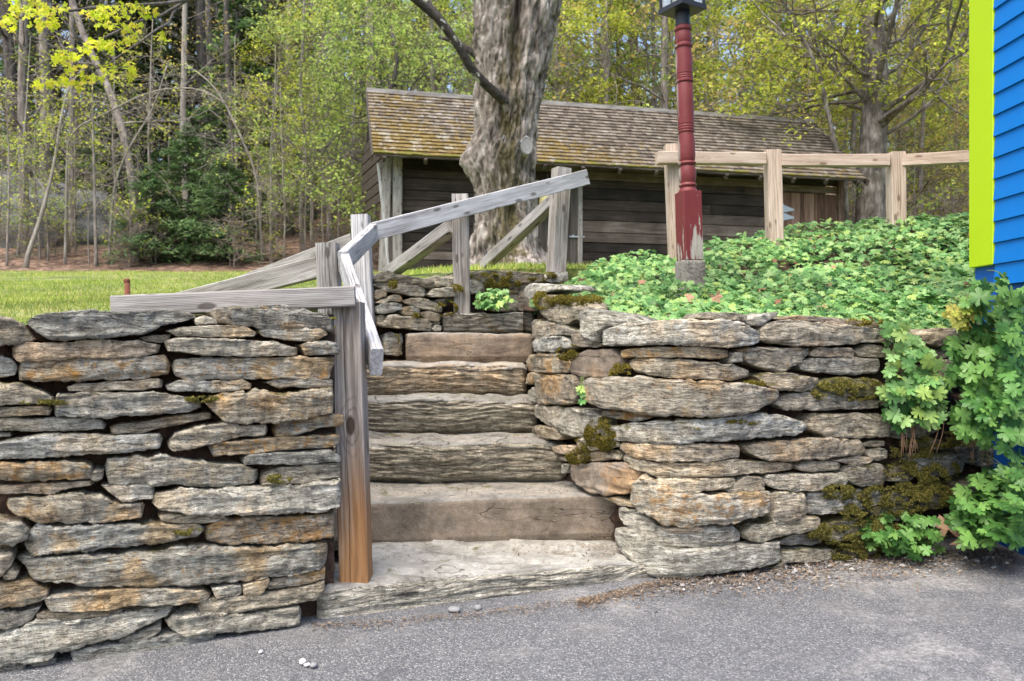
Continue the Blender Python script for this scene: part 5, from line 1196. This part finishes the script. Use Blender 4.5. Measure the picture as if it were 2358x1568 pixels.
g_lf = 'leafy trees filling the woods'; l_lf = 'leafy yellow-green tree filling the woods behind the shed'
pl1 = P_('leafy_tree', l_lf, 'tree', *gen_tree(49, 9, .12, 36, .1, 3.2, .3, leaf=5600, lsize=.06, lspread=.28, sub=6, twig=3, gap=.35), M['bark_g'], M['yl'], g_lf, 1500, 29)
pl2 = P_('leafy_tree', l_lf, 'tree', *gen_tree(50, 10, .13, 36, .1, 3.2, .25, leaf=5200, lsize=.06, lspread=.28, sub=6, twig=3, gap=.3), M['bark_g'], M['yg'], g_lf, 1000, 31)
pl3 = P_('leafy_tree', l_lf, 'tree', *gen_tree(51, 11, .13, 36, .12, 3.0, .3, leaf=3000, lsize=.065, lspread=.3, sub=6, twig=4, gap=.25), M['bark_g'], M['ol'], g_lf, 1750, 32)
g_sh = 'twiggy shrubs along the wood edge'; l_sh = 'low twiggy brown-grey shrub with few leaves at the wood edge'
pb1 = P_('shrub', l_sh, 'shrub', *gen_tree(52, 1.3, .02, 26, .02, 1.2, .8, leaf=160, lsize=.045, lspread=.12, sub=5, twig=4, wig=.25), M['twig'], M['yl'], g_sh, 300, 22.6)
pb2 = P_('shrub', l_sh, 'shrub', *gen_tree(53, 1.0, .02, 26, .02, 1.1, .5, leaf=60, lsize=.045, lspread=.12, sub=5, twig=4, wig=.3), M['twig'], M['ol'], g_sh, 540, 22.8)
def scatter(src, n, px, d, s_, seed):
    g = random.Random(seed)
    for i in range(n):
        x = px[0] + (px[1] - px[0]) * (i + g.uniform(.05, .95)) / n; dd = g.uniform(*d)
        copy_tree(src[i % len(src)], gpos(x, dd), g.uniform(0, 6.28), g.uniform(*s_))
scatter([pa1, pa2, pa3], 26, (-40, 900), (30, 46), (.8, 1.15), 1)
scatter([pa3, pa1, pa2], 26, (-60, 1000), (48, 75), (.9, 1.3), 2)
scatter([pa2, pa1, pa3], 16, (950, 2400), (34, 60), (.8, 1.2), 3)
scatter([pc1, pc2], 9, (60, 700), (31, 42), (.6, 1.0), 4); scatter([pc2, pc1], 10, (980, 2400), (36, 58), (.8, 1.1), 14)
scatter([pc1, pc2], 14, (-60, 1150), (44, 70), (.8, 1.2), 5)
scatter([ps1, ps2, ps3], 9, (-40, 270), (22.5, 27), (.7, 1.15), 6); scatter([ps2, ps1, ps3], 8, (590, 830), (22.5, 27), (.7, 1.15), 16)
scatter([ps3, ps1, ps2], 14, (-40, 800), (27, 34), (.9, 1.3), 7)
scatter([pl1, pl2, pl3], 14, (1000, 2400), (27, 34), (.8, 1.1), 8)
scatter([pl2, pl3, pl1], 12, (760, 2450), (36, 52), (1.0, 1.4), 9)
scatter([pl1, pl2], 4, (590, 860), (27, 36), (.6, .9), 10)
scatter([pb1, pb2], 14, (-40, 860), (22.6, 25.5), (.5, .9), 11)
scatter([pl1, pl3], 8, (1900, 2450), (24, 28), (.5, .7), 12)
scatter([pb1, ps2], 8, (1900, 2400), (22.5, 25), (.8, 1.2), 13)

# far-off wood behind: one mass
g = np.random.default_rng(77); mb = MB(); Xs = g.uniform(-60, 60, 260); Ds = g.uniform(72, 112, 260)
for X_, D_ in zip(Xs, Ds):
    z0 = float(terrain(np.array([X_]), np.array([D_]))[0]); H_ = g.uniform(9, 17); tube(mb, [(X_, D_ * YS, z0 - .5), (X_ + g.normal() * .4, D_ * YS, z0 + H_)], [g.uniform(.12, .22), .05], 5)
n_ = 9000; X_ = g.uniform(-60, 60, n_); D_ = g.uniform(72, 112, n_); Z_ = terrain(X_, D_) + g.beta(1.3, 2.2, n_) * 13
keep = vn(np.stack([X_ * .35, D_ * .2, Z_ * .35], -1), 5) > -.25
Pq = np.stack([X_, D_ * YS, Z_], -1)[keep]; leaves(mb, Pq, g.normal(size=(len(Pq), 3)), g.uniform(.12, .32, len(Pq)), 'kite', 1, g=g)
stuff(mb.obj('distant_wood', [M['bark_g'], M['ol']], None, False), 'far-off grey and olive wood covering the upper hillside', 'woods')
# grey rock ledges in the woods
def rock(name, label, loc, size, seed, mat):
    a = np.linspace(0, math.pi, 28); b = np.arange(40) * 2 * math.pi / 40; A_, B_ = np.meshgrid(a, b, indexing='ij'); V = np.stack([np.sin(A_) * np.cos(B_), np.sin(A_) * np.sin(B_), np.cos(A_)], -1)
    V = np.sign(V) * abs(V) ** .7; V = V * (1 + .28 * fbm(V * 1.6 + seed * 4, seed, 4))[..., None] * np.array(size); mb = MB(); mb.add(V.reshape(-1, 3), grid_faces(28, 40, True)[:, ::-1]); o = mb.obj(name, mat); o.location = loc; return tag(o, label, 'rock')
def ledge_mat():
    n = NM('grey_ledge'); co = n.co(); f = n.noise(co, 2.5, 7, .7); return n.fin(n.ramp(f, [(.35, (.07, .075, .07)), (.55, (.2, .21, .205)), (.7, (.34, .35, .34))]), .95, n.bump(f, .9, .1))
LG = ledge_mat()
rock('rock_ledge', 'large grey rock ledge between the trunks at the far left', gpos(20, 29, .6), (2.0, 1.2, 1.3), 3, LG)
rock('rock_ledge', 'smaller grey rock ledge behind the thin stems right of the far left trunk', gpos(170, 30, .5), (1.6, 1.0, .9), 6, LG)

# ------------------------------------------------------------------ grass
def blades(P, h, mbx, lean=.5):
    n = len(P); N = rng.normal(size=(n, 3)); N[:, 2] = 0; N /= np.linalg.norm(N, axis=1)[:, None] + 1e-9
    u = np.array([0, 0, 1.]) + rng.normal(size=(n, 3)) * lean * np.array([1, 1, .2]); u /= np.linalg.norm(u, axis=1)[:, None]
    v = np.cross(N, u); v /= np.linalg.norm(v, axis=1)[:, None] + 1e-9; W_ = np.cross(u, v)
    tm = LEAF['blade'][0]; V = P[:, None] + h[:, None, None] * (tm[None, :, 0:1] * u[:, None] + tm[None, :, 1:2] * v[:, None] * 1.0 + tm[None, :, 2:3] * W_[:, None])
    off = (np.arange(n) * 5)[:, None, None]; mbx.add(V.reshape(-1, 3), (LEAF['blade'][2][None] + off).reshape(-1, 4), (LEAF['blade'][1][None] + off).reshape(-1, 3))
M['grass'] = mat_leaf('grass', [(.17, .26, .035), (.33, .44, .07), (.46, .53, .11), (.58, .52, .2)], .5)
mb = MB()
def scatter_grass(n, xr, yr, hr_, ok=None):
    X = rng.uniform(*xr, n); Y = rng.uniform(*yr, n); k = np.ones(n, bool) if ok is None else ok(X, Y)
    k &= vn(np.stack([X * 1.2, Y * 1.2, X * 0], -1), 31) > rng.uniform(-1.1, .45, n)
    X, Y = X[k], Y[k]; blades(np.stack([X, Y * YS, terrain(X, Y) - .005], -1), rng.uniform(*hr_, len(X)), mb)
okl = lambda X, Y: Y > np.interp(X, CUR_L[:, 0], CUR_L[:, 1], left=1.75) + .18
scatter_grass(26000, (-3.4, -.88), (2.4, 5.6), (.015, .035), okl)
scatter_grass(30000, (-6.5, .6), (5.6, 10), (.02, .045), lambda X, Y: (X < -1.0) | (Y > 6.6))
scatter_grass(16000, (-1.0, 2.6), (6.3, 13), (.03, .07))
scatter_grass(32000, (-12, 4), (10, 21.3), (.03, .06))
stuff(mb.obj('grass', M['grass'], None, False), 'short bright spring grass of the lawn above the left wall', 'grass')

# ------------------------------------------------------------------ leafy ground cover and single plants
mbA, mbS = MB(), MB()
n = 15500; x = rng.uniform(1225, 2460, n * 2); t = rng.beta(.9, 1.0, n * 2) * 1.12
edge_ = np.interp(x, [1225, 1290, 1330, 1430, 1560, 1650, 1750, 1850, 2000, 2100, 2460], [.6, .25, .10, .04, .02, .0, -.01, -.01, -.02, -.03, -.03])
k = (t > edge_); x, t = x[k][:n], t[k][:n]
Pq = bed_point(x, t); 
# keep clear round the lamp footing
dl = np.linalg.norm(Pq[:, :2] - np.array(lamp_base[:2]), axis=1); k = (dl > .12) & ~((abs(Pq[:, 0] - lamp_base[0]) < .1) & (Pq[:, 1] < lamp_base[1]) & (Pq[:, 1] > lamp_base[1] - .35) & (rng.uniform(0, 1, len(dl)) < .35)); Pq = Pq[k]; x = x[k]; t = t[k]
lumpy = .035 * fbm(np.stack([Pq[:, 0] * 5, Pq[:, 1] * 5, Pq[:, 0] * 0], -1), 81, 2)
Pq[:, 2] += rng.uniform(.0, .075, len(Pq)) * np.clip(.35 + t * 2, 0, 1) + lumpy
Nn = rng.normal(size=(len(Pq), 3)) * .38 + np.array([-.05, -.45, 1.0])
big_ = np.interp(x, [1250, 1700, 2100, 2350], [.022, .0245, .029, .037])
leaves(mbA, Pq, Nn, rng.uniform(.7, 1.2, len(Pq)) * big_, 'geranium')
stuff(mbA.obj('ground_cover', M['ger'], None, True), 'light green lobed leaves carpeting the bed behind the right wall', 'ground cover')
g = np.random.default_rng(90); k_ = 420; x_ = g.uniform(1300, 2150, k_); t_ = np.abs(g.normal(size=k_)) * .05 + np.where(x_ < 1500, .03, -.01); k2 = 130
x_ = np.r_[x_, g.uniform(1300, 2300, k2)]; t_ = np.r_[t_, g.uniform(.05, .9, k2)]; Pd = bed_point(x_, t_); Pd[:, 2] += np.r_[g.uniform(.0, .03, k_), g.uniform(.03, .075, k2)]
mb = MB(); leaves(mb, Pd, g.normal(size=(len(Pd), 3)) * .5 + np.array([0, -.4, .8]), g.uniform(.012, .035, len(Pd)), 'maple', g=g)
stuff(mb.obj('dead_leaves', mat_leaf('dead_leaves', [(.09, .04, .022), (.2, .1, .055), (.32, .18, .11), (.4, .27, .18)], .1, .8), None, False), 'brown dead leaves caught among the plants along the right wall top', 'dead leaves')
def plant(name, label, cat, blobs, n, size, mat, spread=.05, face=-.9, up=.5, group=None, stems=True, base=None, seed=1):
    """blobs: list of (x, y, rx, ry, d) patches in photo pixels at survey distance d"""
    g = np.random.default_rng(seed); w = np.array([b[2] * b[3] for b in blobs], float); w /= w.sum(); P = []
    for (bx, by, rx, ry, d), k in zip(blobs, np.maximum(1, (w * n).astype(int))):
        a = g.uniform(0, 6.28, k); r = np.sqrt(g.uniform(0, 1, k)); px = bx + np.cos(a) * r * rx; py = by + np.sin(a) * r * ry
        dep = d - spread * np.sqrt(np.clip(1 - r ** 2, 0, 1)) * 1.0 + g.uniform(-.5, .5, k) * spread
        P.append(np.stack([(px - 1179) * dep / 2292, dep * YS, EYE + (784 - py) * dep / 2292], -1))
    P = np.concatenate(P); b0 = np.array(base if base is not None else P.mean(0) + np.array([0, .06, -.02]))
    t = thing(name, label, cat, b0, group); mb = MB()
    leaves(mb, P - b0, g.normal(size=(len(P), 3)) * .42 + np.array([0, face, up]), g.uniform(.65, 1.25, len(P)) * size, 'geranium', g=g)
    o = link('foliage', mb.mesh('foliage', mat)); o.parent = t
    if stems:
        mb = MB()
        for p in (P - b0)[:: max(1, len(P) // 60)]:
            q0 = np.array([p[0] * .4, max(p[1] * .6, 0) + .02, p[2] * .35 if base is not None else p[2] + .04]); tube(mb, spl([q0, (q0 + p) / 2 + np.array([0, -.01, .02]), p], 5), .0016, 4, cap=False)
        o = link('stem', mb.mesh('stem', mat_flat('green_stem', (.13, .17, .05), .6))); o.parent = t
    return t
plant('geranium', 'clump of light green leaves hanging down the middle of the right wall face', 'plant', [(2075, 770, 45, 30, 3.86), (2100, 850, 75, 60, 3.84), (2080, 920, 55, 50, 3.84), (2130, 900, 50, 60, 3.84), (2135, 950, 45, 35, 3.86), (2070, 965, 35, 25, 3.85)], 150, .036, M['ger'], .10, seed=3)
plant('geranium', 'large mass of green leaves spilling over the wall beside the blue building', 'plant', [(2290, 700, 85, 60, 3.80), (2270, 800, 80, 70, 3.84), (2240, 880, 70, 60, 3.86), (2300, 950, 75, 80, 3.76), (2290, 860, 75, 70, 3.78), (2250, 960, 55, 50, 3.86), (2335, 1010, 25, 55, 3.66), (2345, 1085, 22, 40, 3.62), (2335, 890, 28, 80, 3.64), (2330, 800, 40, 90, 3.7)], 400, .042, M['ger_deep'], .14, seed=4)
plant('geranium', 'bushy green plant at the foot of the wall by the blue building', 'plant', [(2290, 1150, 85, 70, 3.82), (2330, 1110, 50, 45, 3.78), (2240, 1180, 45, 60, 3.84), (2310, 1220, 60, 35, 3.74), (2225, 1235, 25, 20, 3.8), (2342, 1150, 22, 60, 3.6), (2342, 1225, 20, 30, 3.58)], 250, .042, M['ger_deep'], .20, up=.9, face=-.5, base=gpos(2290, 3.85) * 0 + Vector(pt(2290, 1255, 3.95)), seed=5)
plant('geranium', 'small low green plant growing at the foot of the mossy wall', 'plant', [(2075, 1225, 95, 45, 3.86), (2110, 1250, 60, 35, 3.80), (2030, 1245, 50, 30, 3.84)], 105, .035, M['ger_deep'], .14, up=.9, face=-.5, base=Vector(pt(2085, 1290, 3.76)), seed=6)
plant('geranium', 'yellowing sprig hanging over the wall top near the blue building', 'plant', [(2215, 725, 40, 28, 3.74)], 24, .03, M['ger_pale'], .06, seed=7)
plant('geranium', 'small bright green plant on the topmost step behind the post', 'plant', [(1137, 692, 46, 22, 5.5), (1137, 680, 35, 18, 5.55)], 85, .030, M['ger'], .14, up=.9, face=-.5, base=Vector(pt(1137, 716, 5.55)), seed=8)
plant('geranium', 'single green leaf growing from a joint in the right wall', 'plant', [(1343, 905, 6, 18, 3.78)], 5, .03, M['ger'], .03, seed=9)
plant('geranium', 'tuft of yellow-green leaves behind the gap in the left wall top', 'plant', [(462, 719, 20, 5, 3.2)], 26, .010, M['ger'], .02, seed=10)
# dead hanging stems under the hanging clump
mb = MB()
for (x_, y0_, y1_, dx) in [(2075, 960, 1050, 5), (2085, 955, 1040, -6), (2095, 960, 1035, 10), (2110, 970, 1060, -14), (2235, 740, 830, 12), (2220, 745, 800, -10), (2245, 740, 810, 20), (2210, 740, 790, 4), (2255, 760, 850, 15), (2228, 745, 815, -4), (2240, 1000, 1060, 6), (2270, 1010, 1075, -8), (2170, 960, 1040, -18)]:
    for q in range(3):
        xx_ = x_ + rng.uniform(-8, 8); tube(mb, spl([pt(xx_, y0_, 3.86), pt(xx_ + dx * .5 + rng.uniform(-6, 6), (y0_ + y1_) / 2, 3.78), pt(xx_ + dx + rng.uniform(-6, 6), y1_ + rng.uniform(-10, 10), 3.8)], 8), .0018, 4)
stuff(mb.obj('dead_stems', mat_flat('dead_stem', (.2, .12, .07), .9, 0, 0, .4, 10)), 'dry brown stems hanging below the leaves on the right wall', 'stems')

# ------------------------------------------------------------------ moss on walls
def moss_mat(name, cs): return mat_leaf(name, cs, .25, .9)
MO1 = moss_mat('olive_moss', [(.06, .06, .014), (.13, .125, .022), (.22, .2, .04), (.3, .24, .07)]); MO2 = moss_mat('golden_moss', [(.10, .085, .012), (.19, .16, .02), (.28, .22, .035)])
def moss(parent, patches, mat, face, size=.006, dens=.55, seed=1, lift=.02):
    g = np.random.default_rng(seed); mb = MB(); par = np.array(abs_loc(parent))
    for (px, py, rx, ry, *ex) in patches:
        n = int(rx * ry * 7.0 * dens); a = g.uniform(0, 6.28, n); r = np.sqrt(g.uniform(0, 1, n)); x = px + np.cos(a) * r * rx; y = py + np.sin(a) * r * ry
        kk_ = fbm(np.stack([x * .06, y * .09, x * 0], -1), seed, 3) > g.uniform(-.12, .3, n); x, y, r = x[kk_], y[kk_], r[kk_]
        if face is not None: d, nr = face.at(x)
        else: d = np.full(len(x), ex[0]); nr = np.tile([0., -1.], (len(x), 1))
        off = lift * np.sqrt(np.clip(1 - r ** 2, 0, 1)) + g.uniform(0, .012, len(x)) + .008
        P = np.stack([(x - 1179) * d / 2292 + nr[:, 0] * off, d * YS + nr[:, 1] * off, zat(y, d)], -1) - par
        leaves(mb, P, g.normal(size=(len(P), 3)) + np.array([0, -.3, .3]), g.uniform(.5, 1.4, len(P)) * size * .62, 'kite', g=g)
    return mb.obj('moss', mat, None, False) if parent is None else _par(link('moss', mb.mesh('moss', mat, False)), parent)
def _par(o, p): o.parent = p; return o
moss(wr, [(1950, 895, 85, 28), (1900, 905, 40, 18), (2080, 1095, 60, 36), (2050, 1150, 85, 42), (2140, 1140, 50, 30), (1990, 1230, 90, 40), (1900, 1225, 50, 25), (1960, 1275, 60, 20), (2150, 1080, 50, 30), (2090, 1040, 50, 30), (2160, 1010, 50, 20), (1920, 1130, 40, 20), (1960, 1180, 40, 25)], MO1, FR, .0065, .8, 5, .03)
moss(wr, [(1438, 868, 26, 34), (1320, 812, 28, 20), (1395, 1000, 40, 40), (1340, 1040, 30, 30), (1730, 882, 26, 8), (1700, 970, 55, 10), (1590, 985, 40, 8), (1985, 741, 45, 9), (1475, 905, 20, 10), (1340, 690, 60, 14), (1265, 690, 25, 25), (1560, 940, 20, 8)], MO2, FR, .006, .7, 6, .025)
moss(wu, [(900, 655, 10, 12), (1020, 710, 22, 18), (1150, 655, 46, 26), (1215, 636, 70, 13), (1110, 636, 40, 8), (1180, 640, 50, 14), (950, 728, 10, 8), (1040, 668, 10, 14), (905, 780, 8, 16)], MO2, FU, .008, .9, 7, .06)
moss(wl, [(765, 742, 10, 14), (470, 918, 45, 8), (440, 1222, 40, 8), (100, 925, 60, 6), (640, 1100, 30, 10)], MO1, FL, .005, .7, 8, .015)

# ------------------------------------------------------------------ small things on the ground
st_m = mat_flat('rust', (.16, .06, .035), .9, .5, 0, .4, 60)
mb = MB(); tube(mb, [(0, 0, -.1), (.002, 0, .085)], .0085, 12); lathe(mb, [(.085, .0085), (.092, .011), (.098, .008), (.0985, .001)], 12)
o = mb.obj('metal_stake', st_m); o.location = pt(292, 712, 3.2); tag(o, 'short rusty iron stake in the lawn behind the left wall', 'stake')
def pebble(loc, r, seed, mat):
    g = np.random.default_rng(seed); a = np.linspace(0, math.pi, 9); b = np.arange(12) * math.pi / 6; A_, B_ = np.meshgrid(a, b, indexing='ij'); V = np.stack([np.sin(A_) * np.cos(B_) * g.uniform(.8, 1.3), np.sin(A_) * np.sin(B_), np.cos(A_) * .6], -1)
    V = V * (1 + .3 * vn(V * 1.4 + seed, 3))[..., None] * r; mb = MB(); mb.add(V.reshape(-1, 3), grid_faces(9, 12, True)[:, ::-1]); o = mb.obj('pebble', mat); o.location = loc; return o
WP = mat_flat('white_pebble', (.62, .61, .58), .7, .2); GP = mat_flat('grey_pebble', (.24, .24, .24), .8, .3)
def road_pt(x, y, dz=.004): d = EYE * 2292 / (y - 784); return Vector(((x - 1179) * d / 2292, d * YS, dz))
for (x_, y_, r_, m_, lab) in [(697, 1527, .011, WP, 'larger white pebble on the asphalt below the lowest step'), (707, 1533, .007, WP, 'smaller white pebble touching the larger white one on the asphalt'), (722, 1535, .010, GP, 'dark grey pebble right of the white pebbles on the asphalt'), (600, 1503, .007, WP, 'lone white pebble on the asphalt nearer the left wall'), (1045, 1408, .016, GP, 'grey stone chip at the front edge of the lowest step'), (1100, 1403, .014, GP, 'rounded grey stone against the lowest step front')]:
    tag(pebble(road_pt(x_, y_, r_ * .4), r_, int(x_), m_), lab, 'pebble')
mb = MB(); g = np.random.default_rng(12)
# litter strip at the foot of the walls: needles, crumbs, bits of leaf
xs_ = g.uniform(1330, 2340, 5200); yb_ = np.interp(xs_, [1330, 1530, 1780, 2000, 2340], [1385, 1335, 1300, 1280, 1262]); ys_ = yb_ + abs(g.normal(size=5200)) * np.interp(xs_, [1330, 1560, 1800, 2340], [10, 20, 34, 30])
Pq = np.array([road_pt(a, b, .008) for a, b in zip(xs_, ys_)]); roll = g.normal(size=(5200, 3))
leaves(mb, Pq, g.normal(size=(5200, 3)) * .25 + np.array([0, 0, 1]), g.uniform(.003, .012, 5200), 'spray', roll=roll, g=g)
xs_ = g.uniform(720, 1360, 700); yb_ = np.interp(xs_, [720, 860, 1000, 1200, 1360], [1440, 1432, 1422, 1400, 1376]); ys_ = yb_ + abs(g.normal(size=700)) * 10
Pq = np.array([road_pt(a, b, .008) for a, b in zip(xs_, ys_)]); leaves(mb, Pq, g.normal(size=(700, 3)) * .25 + np.array([0, 0, 1]), g.uniform(.003, .01, 700), 'spray', g=g)
# step treads
for (x0_, x1_, z_, d0, d1, k_) in ((860, 1400, .092, 3.3, 3.6, 160), (1180, 1440, .075, 3.5, 3.74, 260), (880, 1225, .57, 4.6, 4.8, 120), (860, 1420, .246, 3.75, 4.05, 500), (860, 1290, .415, 4.2, 4.44, 300), (1250, 1480, .062, 3.55, 3.75, 260), (870, 930, .73, 4.9, 5.1, 120)):
    dd = g.uniform(d0, d1, k_); xx_ = g.uniform(x0_, x1_, k_); Pq = np.stack([(xx_ - 1179) * dd / 2292, dd * YS, np.full(k_, z_)], -1); leaves(mb, Pq, g.normal(size=(k_, 3)) * .25 + np.array([0, 0, 1]), g.uniform(.003, .01, k_), 'spray', g=g)
stuff(mb.obj('leaf_litter', mat_leaf('litter_bits', [(.05, .035, .022), (.15, .095, .055), (.26, .18, .11), (.36, .31, .24)], .1, .9), None, False), 'dry needles and crumbs of leaf along the wall foot and step edges', 'litter')
mb = MB(); g = np.random.default_rng(14); xs_ = g.uniform(1500, 2330, 650); ys_ = np.interp(xs_, [1500, 1780, 2000, 2330], [1345, 1308, 1288, 1268]) + abs(g.normal(size=650)) * 20
for (a, b) in zip(xs_, ys_):
    r_ = abs(g.normal()) * .004 + .0022; c = np.array(road_pt(a, b, r_ * .4)); V = g.normal(size=(6, 3)); V = np.array([(1, 0, 0), (-1, 0, 0), (0, 1, 0), (0, -1, 0), (0, 0, .7), (0, 0, -.7)]) * g.uniform(.6, 1.3, (6, 1)) * r_
    mb.add(c + V, None, [(0, 2, 4), (2, 1, 4), (1, 3, 4), (3, 0, 4), (2, 0, 5), (1, 2, 5), (3, 1, 5), (0, 3, 5)])
gm = NM('gravel'); gm = gm.fin(gm.ramp(gm.island(), [(0, (.05, .048, .045)), (.5, (.19, .18, .17)), (1, (.5, .49, .47))]), .9)
stuff(mb.obj('gravel', gm, None, False), 'loose gravel along the foot of the right wall', 'gravel')
# one dead leaf beside the plants
dl_ = MB(); leaves(dl_, np.array([[0, 0, .0]]), np.array([[.2, -.7, .6]]), np.array([.07]), 'maple', roll=np.array([[1., .2, 0]]))
leaves(dl_, np.array([[.05, -.02, -.05]]), np.array([[-.3, -.4, .8]]), np.array([.05]), 'kite', roll=np.array([[.3, 1., 0]]))
o = dl_.obj('dead_leaf', mat_flat('dead_leaf', (.3, .19, .12), .9, .3, 0, .3, 30), None, False); o.location = pt(2182, 1215, 3.8); tag(o, 'curled pale brown dead leaf between the two low plants at the wall foot', 'leaf')
